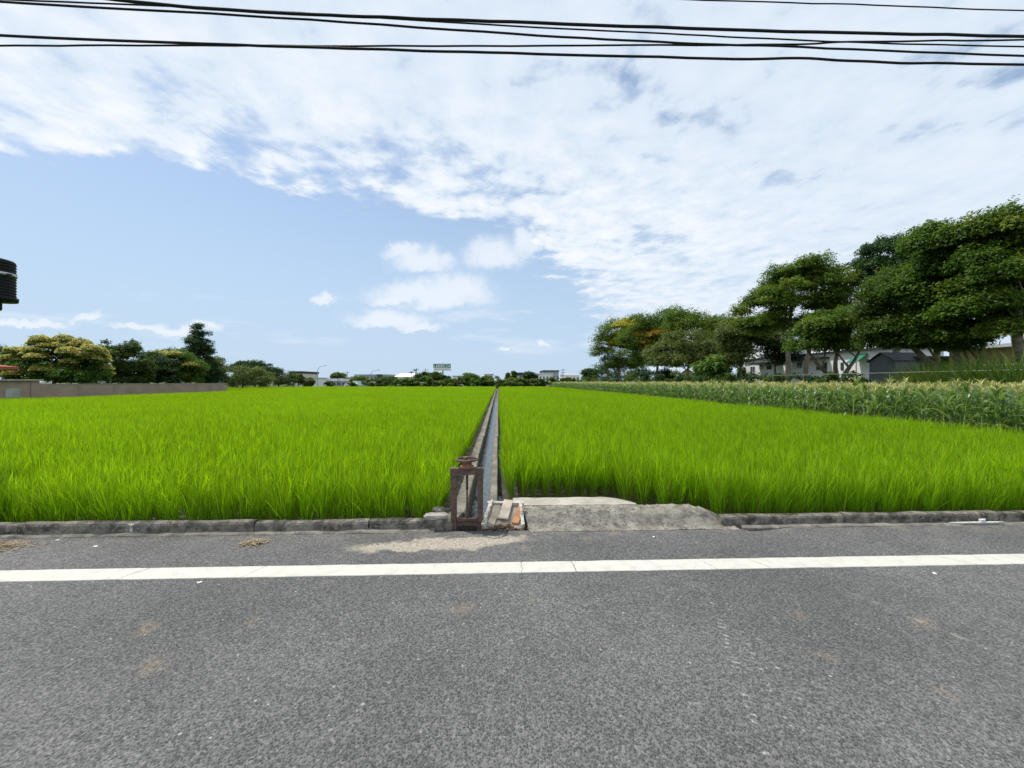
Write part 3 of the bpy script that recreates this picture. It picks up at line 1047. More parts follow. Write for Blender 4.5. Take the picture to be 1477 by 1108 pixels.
# dry litter at the tray foot
def straw_pile(name, cx, cy, z0, sx, sy, h, n, seed, label, m_='straw', L=0.09, w=0.0035):
    r_ = np.random.default_rng(seed)
    V, Fq = [], []
    for i in range(n):
        x, y = r_.normal(0, 1, 2) * (sx, sy) * 0.5
        fall = math.exp(-((x / sx) ** 2 + (y / sy) ** 2) * 2)
        z = z0 + r_.uniform(0.002, h) * fall + 0.002
        a = r_.uniform(0, math.pi)
        l = r_.uniform(0.3, 1) * L / 2
        tz = r_.uniform(-0.15, 0.15) * l
        d = np.array((math.cos(a) * l, math.sin(a) * l, tz))
        s_ = np.array((-math.sin(a), math.cos(a), r_.uniform(-.6, .6))) * w
        c = np.array((cx + x, cy + y, z + abs(tz)))
        b = len(V)
        V += [c - d - s_, c + d - s_ * 0.6, c + d + s_ * 0.6, c - d + s_]
        Fq.append((b, b + 1, b + 2, b + 3))
    o = link(bpy.data.objects.new(name, np_mesh(name, V, Fq, m_)))
    return tag(o, label, 'straw')


straw_pile('dry_straw', 0.06, 3.93, 0.0, 0.17, 0.05, 0.06, 260, 1, 'brown leaf and twig litter caught under the broken tray', 'leaf_litter', 0.06, 0.006)
straw_pile('dry_straw', -2.27, 3.66, 0.0, 0.11, 0.08, 0.03, 170, 2, 'small tuft of dry straw lying alone on the asphalt beside the kerb', L=0.10)
straw_pile('dry_straw', -4.62, 3.66, 0.0, 0.30, 0.12, 0.025, 420, 3, 'spread patch of dry straw on the asphalt near the kerb', L=0.13)

# loose concrete pieces on the kerb end
def rock(name, cx, cy, z0, sx, sy, sz, seed, label, m_='concrete_light', rz=0):
    bm = bmesh.new()
    bmesh.ops.create_cube(bm, size=1)
    bmesh.ops.subdivide_edges(bm, edges=bm.edges[:], cuts=6, use_grid_fill=True)
    for v in bm.verts:
        p = v.co.copy()
        q = Vector((math.copysign(abs(p.x * 2) ** 1.0, p.x), p.y * 2, p.z * 2))
        k = 1 - 0.10 * (abs(q.x) * abs(q.y)) ** 3 - 0.08 * (abs(q.x * q.z)) ** 4
        v.co = Vector((p.x * sx * k, p.y * sy * k, p.z * sz))
        nn = noise.noise_vector(Vector((p.x * 3 + seed, p.y * 3, p.z * 2))) * 0.10 + noise.noise_vector(Vector((p.x * 9 + seed, p.y * 9, p.z * 5))) * 0.05
        v.co += Vector((nn.x * sx, nn.y * sy, nn.z * sz * 0.8))
    me = bpy.data.meshes.new(name)
    zmin = min(v.co.z for v in bm.verts)
    for v in bm.verts:
        v.co.z -= zmin
    bm.to_mesh(me)
    bm.free()
    me.materials.append(MATS[m_])
    o = link(bpy.data.objects.new(name, me))
    o.location = (cx, cy, z0)
    o.rotation_euler = (0, 0, R(rz))
    return tag(o, label, 'rubble')


rock('concrete_chunk', -0.635, 3.952, 0.108, 0.23, 0.10, 0.042, 3, 'flat pale broken concrete piece lying on the kerb end by the gate', rz=3)
rock('concrete_chunk', -0.63, 4.055, -0.05, 0.13, 0.11, 0.21, 8, 'small dark mossy concrete block behind the flat broken piece', 'kerb_concrete')
# white dried spill at the foot of the corn-side kerb joint
mb = MB()
vs = []
for i in range(24):
    a = 2 * math.pi * i / 24
    k = 1 + 0.35 * noise.noise((math.cos(a) * 2, math.sin(a) * 2, 4))
    vs.append((5.02 + 0.30 * k * math.cos(a), 3.876 + 0.016 * k * math.sin(a), 0.027))
vs2 = [(x, y, z - 0.012) for x, y, z in vs]
mb.add(vs + vs2, [tuple(range(24))] + [(i, (i + 1) % 24, 24 + (i + 1) % 24, 24 + i) for i in range(24)])
tag(mb.build('dried_spill', 'litter_white'), 'white dried paint spill along the foot of the kerb', 'spill')
rock('white_lump', 5.10, 3.886, 0.022, 0.09, 0.028, 0.03, 21, 'small white lump stuck to the kerb above the dried spill', 'litter_white', 20)
for i, (px_, py_, w_) in enumerate(((138, 789, .035), (83, 780, .03), (288, 841, .03), (943, 775, .025), (1348, 828, .03))):
    d = ray(px_, py_)
    p = Vector((0, 0, CAMH)) + d * (-CAMH / d.z)
    rock('litter_scrap', p.x, p.y, 0.001, w_, w_ * 0.6, 0.006, 30 + i, ['pale scrap of litter on the asphalt between kerb and edge line by the spread straw', 'tiny pale chip on the asphalt at the kerb foot near the spread straw',
         'small pale leaf scrap on the lane side of the edge line', 'white chip on the asphalt in front of the concrete apron', 'pale chip on the lane by the edge line opposite the corn'][i], 'litter_white', 17 * i)


# ------------------------------------------------------------------ rice
def blade_clump(r_, ns, nl, w, base_r=0.035, seg=4):
    """rice hill: ns upright tillers from the base, nl thin leaf blades leaving them higher up"""
    V, Fq, t_, rn = [], [], [], []
    for i in range(ns + nl):
        a = r_.uniform(0, 2 * math.pi)
        br = base_r * math.sqrt(r_.uniform())
        a2 = a + r_.normal(0, 0.4)
        rr = r_.uniform()
        if i < ns:
            p = np.array((br * math.cos(a), br * math.sin(a), 0.0))
            L = r_.uniform(0.36, 0.62)
            th0 = abs(r_.normal(0, 0.14)) + 0.02
            bend = r_.uniform(0.0, 0.25)
            ww = w * r_.uniform(0.55, 0.9)
        else:
            z0 = r_.uniform(0.16, 0.49)
            out = (0.035 + 0.13 * z0) * math.sqrt(r_.uniform())
            p = np.array((out * math.cos(a), out * math.sin(a), z0))
            L = r_.uniform(0.17, 0.31) * (1.1 if z0 < 0.3 else 0.92)
            th0 = abs(r_.normal(0.10, 0.22)) + 0.03
            bend = r_.uniform(0.05, 0.7) ** 1.3 + (0.9 if r_.uniform() < 0.06 else 0)
            ww = w * r_.uniform(0.7, 1.25)
        tw = r_.uniform(-1.2, 1.2)
        th = th0
        b0 = len(V)
        for k in range(seg + 1):
            t = k / seg
            wk = ww * (0.6 + 0.8 * t if t < 0.5 else 1.0) * (1 - max(0, (t - 0.4) / 0.6) ** 1.5 * 0.94) * 0.5
            sd = np.array((-math.sin(a2 + tw), math.cos(a2 + tw), 0.0)) * wk
            V += [p - sd, p + sd]
            t_ += [p[2] / 0.68] * 2
            rn += [rr, rr]
            dlt = np.array((math.sin(th) * math.cos(a2), math.sin(th) * math.sin(a2), math.cos(th)))
            p = p + dlt * (L / seg)
            th = min(th0 + bend * ((k + 1) / seg) ** 2, 2.0)
        for k in range(seg):
            Fq.append((b0 + 2 * k, b0 + 2 * k + 1, b0 + 2 * k + 3, b0 + 2 * k + 2))
    return V, Fq, t_, rn


rv = bpy.data.collections.new('rice_variants')
RV = []
for i in range(8):
    V, Fq, t_, rn = blade_clump(np.random.default_rng(100 + i), 34, 84, 0.0074)
    me = np_mesh('rice_plant', V, Fq, 'rice', {'t': t_, 'rnd': rn})
    o = bpy.data.objects.new('rice_variant_%d' % i, me)
    rv.objects.link(o)
    RV.append(me)


def scatter(name, P, rot, scl, idx, coll, label=None, cat=None):
    me = bpy.data.meshes.new(name)
    me.vertices.add(len(P))
    me.vertices.foreach_set('co', np.asarray(P, np.float32).ravel())
    a = me.attributes.new('rot', 'FLOAT_VECTOR', 'POINT')
    a.data.foreach_set('vector', np.asarray(rot, np.float32).ravel())
    a = me.attributes.new('scl', 'FLOAT_VECTOR', 'POINT')
    a.data.foreach_set('vector', np.asarray(scl, np.float32).ravel())
    a = me.attributes.new('idx', 'INT', 'POINT')
    a.data.foreach_set('value', np.asarray(idx, np.int32))
    o = link(bpy.data.objects.new(name, me))
    ng = bpy.data.node_groups.new(name + '_scatter', 'GeometryNodeTree')
    ng.interface.new_socket('Geometry', in_out='INPUT', socket_type='NodeSocketGeometry')
    ng.interface.new_socket('Geometry', in_out='OUTPUT', socket_type='NodeSocketGeometry')
    N = ng.nodes
    gi, go = N.new('NodeGroupInput'), N.new('NodeGroupOutput')
    ip = N.new('GeometryNodeInstanceOnPoints')
    ci = N.new('GeometryNodeCollectionInfo')
    ci.inputs['Collection'].default_value = coll
    ci.inputs['Separate Children'].default_value = True
    ci.inputs['Reset Children'].default_value = True
    ng.links.new(gi.outputs[0], ip.inputs['Points'])
    ng.links.new(ci.outputs[0], ip.inputs['Instance'])
    ip.inputs['Pick Instance'].default_value = True
    for (nm, ty, sk) in (('rot', 'FLOAT_VECTOR', 'Rotation'), ('scl', 'FLOAT_VECTOR', 'Scale'), ('idx', 'INT', 'Instance Index')):
        na = N.new('GeometryNodeInputNamedAttribute')
        na.data_type = ty
        na.inputs['Name'].default_value = nm
        ng.links.new(na.outputs['Attribute'], ip.inputs[sk])
    ng.links.new(ip.outputs[0], go.inputs[0])
    md = o.modifiers.new('scatter', 'NODES')
    md.node_group = ng
    return tag(o, label, cat, None, 'stuff')


def grid_points(x0, x1, y0, y1, dx, dy):
    gx_ = np.arange(x0, x1, dx)
    gy_ = np.arange(y0, y1, dy)
    X_, Y_ = np.meshgrid(gx_, gy_)
    P = np.stack([X_.ravel(), Y_.ravel()], 1)
    P += rng.normal(0, 1, P.shape) * (dx * 0.10, dy * 0.09)
    return P


RDX, RDY = 0.165, 0.19
left = np.concatenate([grid_points(-30.6, -0.655, 4.16, 87, RDX, RDY), grid_points(-55, -30.7, 46.5, 87, RDX, RDY)])
right = grid_points(0.17, 11.55, 4.16, 87, RDX, RDY)


def vis(P, m_=1.2):
    # keep what the lens (plus a generous margin for a side step) can see
    yy_ = P[:, 1]
    a = P[:, 0] * math.cos(YAW) - yy_ * math.sin(YAW)
    d = P[:, 0] * math.sin(YAW) + yy_ * math.cos(YAW)
    return np.abs(a) < d * 1.345 + 2.5 * m_


left = left[vis(left)]
right = right[vis(right)]
yfront = np.where(right[:, 0] < 1.50, 5.22, np.where(right[:, 0] < 1.75, 4.85, np.where(right[:, 0] < 2.15, 4.55, np.where(right[:, 0] < 2.45, 4.42, 4.12))))
right = right[right[:, 1] >= yfront]


def rice_attr(P):
    n_ = len(P)
    rot = np.stack([rng.normal(0, 0.05, n_), rng.normal(0, 0.05, n_) + 0.02, rng.uniform(0, 6.28, n_)], 1)
    wob = np.array([noise.noise((x * 0.25, y * 0.25, 0)) * 0.07 + noise.noise((x * 1.1, y * 1.1, 5)) * 0.05 for x, y in P])
    s_ = 0.90 + wob + rng.normal(0, 0.04, n_)
    sc = np.stack([s_ * 1.02, s_ * 1.02, s_], 1)
    return rot, sc, rng.integers(0, 8, n_)


PR = np.concatenate([left, right])
isR = np.concatenate([np.zeros(len(left), bool), np.ones(len(right), bool)])
rot, sc, idx = rice_attr(PR)
dist = np.hypot(PR[:, 0], PR[:, 1])
inframe = np.abs(PR[:, 0]) < PR[:, 1] * 1.33
order = np.argsort(np.where(inframe, dist, 1e9))
ind = np.zeros(len(PR), bool)
for s_ in (False, True):
    o_ = [i for i in order if isR[i] == s_][:150]
    ind[o_] = True
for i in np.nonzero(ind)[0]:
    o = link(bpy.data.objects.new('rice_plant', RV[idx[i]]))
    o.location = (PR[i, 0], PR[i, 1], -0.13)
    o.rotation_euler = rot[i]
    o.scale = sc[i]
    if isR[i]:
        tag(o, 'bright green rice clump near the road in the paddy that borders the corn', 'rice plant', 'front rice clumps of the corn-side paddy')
    else:
        tag(o, 'bright green rice clump near the kerb in the paddy that borders the brown wall', 'rice plant', 'front rice clumps of the wall-side paddy')
P3 = np.concatenate([PR, np.full((len(PR), 1), -0.13)], 1)
k = ~ind & ~isR
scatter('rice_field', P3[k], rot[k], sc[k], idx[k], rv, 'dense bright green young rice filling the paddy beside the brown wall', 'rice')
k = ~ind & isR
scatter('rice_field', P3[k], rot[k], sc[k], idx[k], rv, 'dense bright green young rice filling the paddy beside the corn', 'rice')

# ------------------------------------------------------------------ corn
def strip_leaf(r_, base, az, L, w, th0, droop, seg=6):
    V, rn = [], []
    p = np.array(base, float)
    th = th0
    rr = r_.uniform()
    for k in range(seg + 1):
        t = k / seg
        wk = w * math.sin(math.pi * min(1, 0.12 + 0.88 * t) ** 0.75) * 0.5 + 0.002
        sd = np.array((-math.sin(az), math.cos(az), 0.0)) * wk
        sag = np.array((0, 0, -0.25 * wk))
        V += [p - sd - sag, p + sag * 0.6, p + sd - sag]
        rn += [rr] * 3
        dlt = np.array((math.sin(th) * math.cos(az), math.sin(th) * math.sin(az), math.cos(th)))
        p = p + dlt * (L / seg)
        th += droop * (0.4 + 1.2 * t) / seg * 2
    Fq = []
    for k in range(seg):
        a = 3 * k
        Fq += [(a, a + 1, a + 4, a + 3), (a + 1, a + 2, a + 5, a + 4)]
    return V, Fq, rn


def cat(parts):
    V, Fq, rn = [], [], []
    for (v, f, r_) in parts:
        b = len(V)
        V += list(v)
        rn += list(r_)
        Fq += [tuple(b + q for q in ff) for ff in f]
    return V, Fq, rn


def corn_variant(seed):
    r_ = np.random.default_rng(seed)
    H_ = r_.uniform(1.26, 1.44)
    # stalk
    m2 = MB()
    m2.tube([(0, 0, -0.02), (0.008, 0, 0.5), (0.0, 0.01, 1.0), (0.0, 0, H_)], [0.020, 0.018, 0.013, 0.006], 6)
    st = m2.mesh('stalk', 'corn_stalk')
    leaves = []
    nl = 10
    az = r_.uniform(0, 6.28)
    for i in range(nl):
        z = 0.16 + (H_ - 0.28) * i / (nl - 1)
        az += math.pi + r_.normal(0, 0.45)
        mid = 1 - abs(i / (nl - 1) - 0.5)
        L = r_.uniform(0.55, 0.78) * (0.55 + 0.55 * mid)
        leaves.append(strip_leaf(r_, (0, 0, z), az, L, r_.uniform(0.06, 0.085), r_.uniform(0.35, 0.65), r_.uniform(0.9, 1.7)))
    ears = []
    for i in range(r_.integers(1, 3)):
        a = r_.uniform(0, 6.28)
        z = r_.uniform(0.62, 0.85)
        m2 = MB()
        d = Vector((math.cos(a), math.sin(a), 0))
        c = Vector((0, 0, z))
        m2.tube([c + d * 0.012, c + d * 0.03 + Vector((0, 0, 0.06)), c + d * 0.055 + Vector((0, 0, 0.15)), c + d * 0.075 + Vector((0, 0, 0.23))], [0.012, 0.030, 0.028, 0.006], 7)
        ears.append(m2)
    tas = []
    for i in range(15):
        a = r_.uniform(0, 6.28)
        tas.append(strip_leaf(r_, (0, 0, H_ - 0.03 + 0.008 * i), a, r_.uniform(0.15, 0.25), 0.014, r_.uniform(0.15, 0.85), r_.uniform(0.3, 1.0), 4))
    tv = cat(tas)
    tm = np_mesh('tassel', tv[0], tv[1], 'corn_tassel', {'rnd': tv[2]})
    lm = []
    for lf in leaves:
        lm.append(np_mesh('leaf', lf[0], lf[1], 'corn_leaf', {'rnd': lf[2]}))
    fv = cat(leaves)
    fm = np_mesh('foliage', fv[0], fv[1], 'corn_leaf', {'rnd': fv[2]})
    em = [e_.mesh('ear', 'corn_ear') for e_ in ears]
    # joined mesh for the far rows
    bm = bmesh.new()
    whole = bpy.data.meshes.new('corn_whole')
    mi = 0
    for me in [st, fm, tm] + em:
        f0 = len(bm.faces)
        bm.from_mesh(me)
        bm.faces.ensure_lookup_table()
        for f in bm.faces[f0:]:
            f.material_index = mi
        mi += 1
    bm.to_mesh(whole)
    bm.free()
    for me in [st, fm, tm] + em:
        whole.materials.append(me.materials[0])
    return dict(stalk=st, leaves=lm, foliage=fm, tassel=tm, ears=em, whole=whole)


CV = [corn_variant(300 + i) for i in range(6)]
cvc = bpy.data.collections.new('corn_variants')
for i, c in enumerate(CV):
    cvc.objects.link(bpy.data.objects.new('corn_variant_%d' % i, c['whole']))
CXS = [12.05 + 0.62 * i for i in range(8)]
pc = []
for r0, x in enumerate(CXS):
    ys = np.arange(6.4, 86, 0.23)
    q = np.stack([np.full(len(ys), x), ys], 1) + rng.normal(0, 1, (len(ys), 2)) * (0.045, 0.05)
    pc.append(q[rng.uniform(size=len(q)) > 0.04])
PC = np.concatenate(pc)
PC = PC[vis(PC)]
nC = len(PC)
crot = np.stack([rng.normal(0, 0.05, nC), rng.normal(0, 0.05, nC), rng.uniform(0, 6.28, nC)], 1)
cs = rng.normal(1.0, 0.05, nC)
csc = np.stack([cs, cs, cs], 1)
cidx = rng.integers(0, 6, nC)
inf = (np.abs(PC[:, 0] * math.cos(YAW) - PC[:, 1] * math.sin(YAW)) < (PC[:, 0] * math.sin(YAW) + PC[:, 1] * math.cos(YAW)) * 1.33)
front = PC[:, 0] < CXS[1] + 0.3
score = np.where(inf & front, np.hypot(PC[:, 0], PC[:, 1]), 1e9)
order = np.argsort(score)[:300]
indc = np.zeros(nC, bool)
indc[order] = True
for rank, i in enumerate(order):
    c = CV[cidx[i]]
    o = empty('corn_plant', (PC[i, 0], PC[i, 1], -0.14))
    o.rotation_euler = crot[i]
    o.scale = csc[i]
    tag(o, 'tall corn plant with pale yellow tassel at the edge of the rice', 'corn plant', 'corn plants along the rice edge')
    link(bpy.data.objects.new('stalk', c['stalk']), o)
    if rank < 90:
        for lm in c['leaves']:
            link(bpy.data.objects.new('leaf', lm), o)
    else:
        link(bpy.data.objects.new('foliage', c['foliage']), o)
    link(bpy.data.objects.new('tassel', c['tassel']), o)
    for e_ in c['ears']:
        link(bpy.data.objects.new('ear', e_), o)
P3 = np.concatenate([PC, np.full((nC, 1), -0.14)], 1)
k = ~indc
scatter('corn_field', P3[k], crot[k], csc[k], cidx[k], cvc, 'rows of tasselled corn filling the strip between rice and trees', 'corn')


# ------------------------------------------------------------------ trees
def leaf_cards(C, Nn, L, Wd, r_):
    """diamond leaves: centres C, normals Nn"""
    n_ = len(C)
    a = unit(np.cross(Nn, unit(r_.normal(size=(n_, 3)))))
    b = np.cross(Nn, a)
    Ls = (L * r_.uniform(0.7, 1.3, n_))[:, None]
    Ws = (Wd * r_.uniform(0.7, 1.3, n_))[:, None]
    V = np.empty((n_, 4, 3))
    V[:, 0] = C - a * Ls * 0.5
    V[:, 1] = C + b * Ws * 0.5 + Nn * Ws * 0.18
    V[:, 2] = C + a * Ls * 0.5 - Nn * Ls * 0.14
    V[:, 3] = C - b * Ws * 0.5 + Nn * Ws * 0.18
    F_ = np.arange(n_ * 4).reshape(n_, 4)
    return V.reshape(-1, 3), F_


def clump_points(ells, n, r_, inner=0.55, low=-0.55):
    """clump centres spread through the outer part of ellipsoids ((cx,cy,cz),(rx,ry,rz))"""
    wts = np.array([e[1][0] * e[1][1] + e[1][0] * e[1][2] for e in ells])
    wts = wts / wts.sum()
    out, nrm_ = [], []
    for (c, rr), w_ in zip(ells, wts):
        k_ = max(3, int(round(n * w_)))
        d = unit(r_.normal(size=(k_ * 4, 3)))
        d = d[d[:, 2] > low][:k_]
        f = inner + (1 - inner) * r_.uniform(size=(len(d), 1)) ** 0.6
        out.append(np.array(c) + d * np.array(rr) * f)
        nrm_.append(d)
    return np.concatenate(out), np.concatenate(nrm_)


def tree(name, base, ells, trunks, label, cat_='tree', group=None, m_='leaf_mid', bark='bark', nclump=90, cr=0.9, lpc=260, leaf=(0.22, 0.11),
         seed=0, blossom=None, limbs=14, flat=0.72, trunk_r=0.2, inner=0.5, low=-0.55, blow=0.45):
    """ells: crown lobes relative to the base; trunks: list of paths relative to the base"""
    r_ = np.random.default_rng(seed)
    t = empty(name, base, 0, label, cat_, group)
    C, D = clump_points(ells, nclump, r_, inner, low)
    # crown
    nC_ = len(C)
    rad = cr * r_.uniform(0.45, 1.45, nC_)
    reps = np.maximum(8, (lpc * (rad / cr) ** 2).astype(int))
    ci = np.repeat(np.arange(nC_), reps)
    n_ = len(ci)
    d = unit(r_.normal(size=(n_, 3)))
    d[:, 2] = np.where(d[:, 2] < -0.35, -d[:, 2], d[:, 2])
    f = r_.uniform(size=n_) ** 0.36 * (1 + 0.22 * r_.uniform(size=n_) ** 5)
    lump = 1 + 0.35 * np.sin(d[:, 0] * 5 + ci) * np.sin(d[:, 1] * 6 + ci * 2)
    P = C[ci] + d * (rad[ci] * f * lump)[:, None] * np.array((1, 1, flat))
    Nn = unit(d * 0.6 + np.array((0, 0, 0.65)) + r_.normal(size=(n_, 3)) * 0.45)
    V, F_ = leaf_cards(P, Nn, leaf[0], leaf[1], r_)
    crn = r_.uniform(size=nC_)
    rnd = np.clip(0.72 * crn[ci] + 0.28 * r_.uniform(size=n_), 0, 1)
    link(bpy.data.objects.new('crown', np_mesh('crown', V, F_, m_, {'rnd': np.repeat(rnd, 4)})), t)
    # blossom panicles over chosen clumps
    if blossom:
        bm_, frac, sel = blossom
        pick = [i for i in range(nC_) if D[i, 2] > blow - 0.5 and (sel is None or sel(C[i])) and r_.uniform() < frac]
        if pick:
            pick = np.array(pick)
            ci = np.repeat(pick, np.maximum(6, (reps[pick] * 1.7).astype(int)))
            n_ = len(ci)
            d = unit(r_.normal(size=(n_, 3)))
            d[:, 2] = np.abs(d[:, 2]) * 0.8 + 0.15
            d = unit(d)
            P = C[ci] + d * (rad[ci] * r_.uniform(0.86, 1.12, n_))[:, None] * np.array((1, 1, flat))
            V, F_ = leaf_cards(P, unit(d * 0.6 + np.array((0, 0, 0.8)) + r_.normal(size=(n_, 3)) * 0.35), leaf[0] * 0.9, leaf[1] * 1.1, r_)
            link(bpy.data.objects.new('blossom', np_mesh('blossom', V, F_, bm_, {'rnd': np.repeat(r_.uniform(size=n_), 4)})), t)
    # trunk with limbs
    m2 = MB()
    tips = []
    for j, path in enumerate(trunks):
        path = [Vector(p) for p in path]
        fine = []
        for i in range(len(path) - 1):
            for k_ in range(4):
                q = path[i].lerp(path[i + 1], k_ / 4)
                fine.append(q + Vector((noise.noise(q * 0.9 + Vector((seed, j, 0))), noise.noise(q * 0.9 + Vector((5, seed, j))), 0)) * trunk_r * 0.5)
        fine.append(path[-1])
        nn = len(fine)
        rr = [trunk_r * (1.25 if i == 0 else 1) * (1 - 0.72 * i / (nn - 1)) * (0.85 if j else 1) for i in range(nn)]
        m2.tube(fine, rr, 8)
        tips.append((fine, rr))
    if limbs:
        for q in r_.choice(nC_, min(limbs, nC_), replace=False):
            fine, rr = tips[r_.integers(len(tips))]
            tgt = Vector(C[q])
            fine_top = [i for i in range(len(fine)) if i > len(fine) * 0.40]
            i0 = fine_top[r_.integers(len(fine_top))]
            a = fine[i0]
            if (tgt - a).length < 0.3:
                continue
            mid_ = a.lerp(tgt, 0.5) + Vector((0, 0, 0.12 * (tgt - a).length))
            r0 = rr[i0] * 0.6
            m2.tube([a, a.lerp(mid_, 0.5) + Vector((0, 0, -0.05)), mid_, tgt], [r0, r0 * 0.75, r0 * 0.5, r0 * 0.15], 5, False)
    m2.build('trunk', bark, t)
    return t


def bush(name, base, rx, rz, label, m_='leaf_mid', seed=0, group=None, leaf=(0.16, 0.08), ncl=26, lpc=110, cat_='bush', ry=None, cr=None, stems=3, blossom=None):
    ry = ry or rx
    cr = cr or 0.38 * min(rx, rz)
    tr = [[(0, 0, -0.1), (rx * 0.25 * math.cos(i * 2.1 + seed), ry * 0.25 * math.sin(i * 2.1 + seed), rz * 0.8), (rx * 0.5 * math.cos(i * 2.1 + seed), ry * 0.5 * math.sin(i * 2.1 + seed), rz * 1.5)] for i in range(stems)]
    return tree(name, base, [((0, 0, rz * 0.95), (rx * 0.85, ry * 0.85, rz * 0.9))], tr, label, cat_, group, m_, 'bark', ncl, cr, lpc, leaf, seed, blossom, 4, 0.75, 0.05 * rz, 0.35, -0.95)


def grass_mound(name, base, rx, ry, h, n, label, seed, m_='grass_tall', group=None):
    r_ = np.random.default_rng(seed)
    parts = []
    for i in range(n):
        a, q = r_.uniform(0, 6.28), math.sqrt(r_.uniform())
        x, y = rx * q * math.cos(a), ry * q * math.sin(a)
        hh = h * (1 - 0.55 * q * q) * r_.uniform(0.55, 1.05)
        parts.append(strip_leaf(r_, (x, y, 0), r_.uniform(0, 6.28), hh * 1.35, r_.uniform(0.03, 0.05), r_.uniform(0.05, 0.35), r_.uniform(0.3, 1.0), 5))
    V, Fq, rn = cat(parts)
    o = link(bpy.data.objects.new(name, np_mesh(name, V, Fq, m_, {'rnd': rn})))
    o.location = base
    return tag(o, label, 'tall grass', group)


def lobes(base, items, s, k=0.90):
    """items: (px, py, rx px, rz px) around a tree at world base with s metres per pixel -> ellipsoids relative to base"""
    out = []
    for (x, y, rx, rz) in items:
        p = at(x, y, base.y)
        out.append(((p.x - base.x, random.uniform(-0.15, 0.15) * rx * s, p.z - base.z), (rx * s * k, rx * s * 0.9 * k, rz * s * k)))
    return out


def mpp(Y):
    return Y / FPX / math.cos(YAW)


def place(px_, X):
    p = atX(px_, HYP, X)
    return Vector((p.x, p.y, GZ))


# --- big trees behind the corn
b = place(1139, 22.5)
s = mpp(b.y)
z = lambda py: CAMH + (HYP - py) * s - GZ
tree('camphor_tree', b, lobes(b, [(1140, 425, 58, 36), (1105, 442, 38, 24), (1172, 420, 40, 36), (1150, 402, 44, 22), (1185, 460, 32, 30), (1165, 482, 24, 24), (1085, 455, 24, 22), (1110, 472, 28, 18)], s),
     [[(0, 0, -0.2), (-0.1, 0.1, 2.5), (0.0, 0, 5.5), (0.3, 0, 9.5)], [(0.9, 0.2, -0.2), (1.4, 0.2, 2.6), (1.9, 0.1, 5.2), (2.2, 0, 8.0)]],
     'tall twin-trunked spreading tree in front of the white house', m_='leaf_mid', bark='bark_pale', nclump=95, cr=0.88, lpc=797, leaf=(0.168, 0.086), inner=0.66, flat=0.66, seed=11, trunk_r=0.26, limbs=9, low=-0.8)
b = place(1118, 29.0)
s = mpp(b.y)
tree('narrow_tree', b, lobes(b, [(1115, 495, 22, 30), (1125, 515, 18, 16), (1105, 480, 18, 18)], s), [[(0, 0, -0.2), (0, 0, 3), (0.1, 0, 6)]],
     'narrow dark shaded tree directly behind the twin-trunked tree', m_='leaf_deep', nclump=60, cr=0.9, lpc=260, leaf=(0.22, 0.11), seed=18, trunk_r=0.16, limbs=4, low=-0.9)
b = place(1206, 21.5)
s = mpp(b.y)
tree('low_forked_tree', b, lobes(b, [(1195, 468, 34, 26), (1222, 470, 26, 28), (1175, 492, 24, 22), (1210, 498, 26, 16)], s),
     [[(0, 0, -0.2), (-0.1, 0, 1.6), (-1.2, 0, 2.8), (-2.0, 0, 4.0)], [(0, 0, 1.2), (0.5, 0, 2.2), (1.2, 0, 3.0), (1.8, 0.1, 4.2)], [(0, 0, 1.5), (0.2, 0.2, 3.0), (0.1, 0, 4.6)]],
     'smaller low-forked tree between the twin-trunked tree and the grey shed', m_='leaf_mid', bark='bark', nclump=50, cr=0.70, lpc=691, leaf=(0.140, 0.072), inner=0.66, flat=0.66, seed=12, trunk_r=0.2, limbs=8, low=-0.8)
b = place(1292, 29.0)
s = mpp(b.y)
tree('dark_domed_tree', b, lobes(b, [(1290, 385, 56, 50), (1262, 410, 34, 34), (1320, 372, 34, 36), (1300, 430, 50, 40)], s),
     [[(0, 0, -0.2), (0, 0, 3), (0.2, 0, 6), (0.1, 0, 9)]],
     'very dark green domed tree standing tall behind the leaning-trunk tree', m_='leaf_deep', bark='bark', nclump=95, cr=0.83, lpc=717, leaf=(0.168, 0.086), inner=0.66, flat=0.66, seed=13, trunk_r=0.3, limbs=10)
b = place(1325, 21.5)
s = mpp(b.y)
tree('leaning_tree', b, lobes(b, [(1290, 440, 50, 36), (1262, 470, 34, 32), (1320, 420, 48, 40), (1310, 484, 44, 26), (1345, 465, 34, 34), (1262, 488, 24, 14), (1305, 496, 30, 12), (1335, 490, 28, 14)], s),
     [[(-0.1, 0, -0.2), (0.4, 0, 1.6), (1.0, 0, 2.8), (0.6, 0, 5.4)], [(0.9, 0, 2.4), (-0.4, 0.2, 3.8), (-1.6, 0.3, 5.2)]],
     'broad tree with a leaning trunk beside the grey shed', m_='leaf_dark', bark='bark_pale', nclump=82, cr=0.74, lpc=771, leaf=(0.140, 0.072), inner=0.66, flat=0.66, seed=14, trunk_r=0.2, limbs=7, low=-0.8)
b = place(1396, 21.5)
s = mpp(b.y)
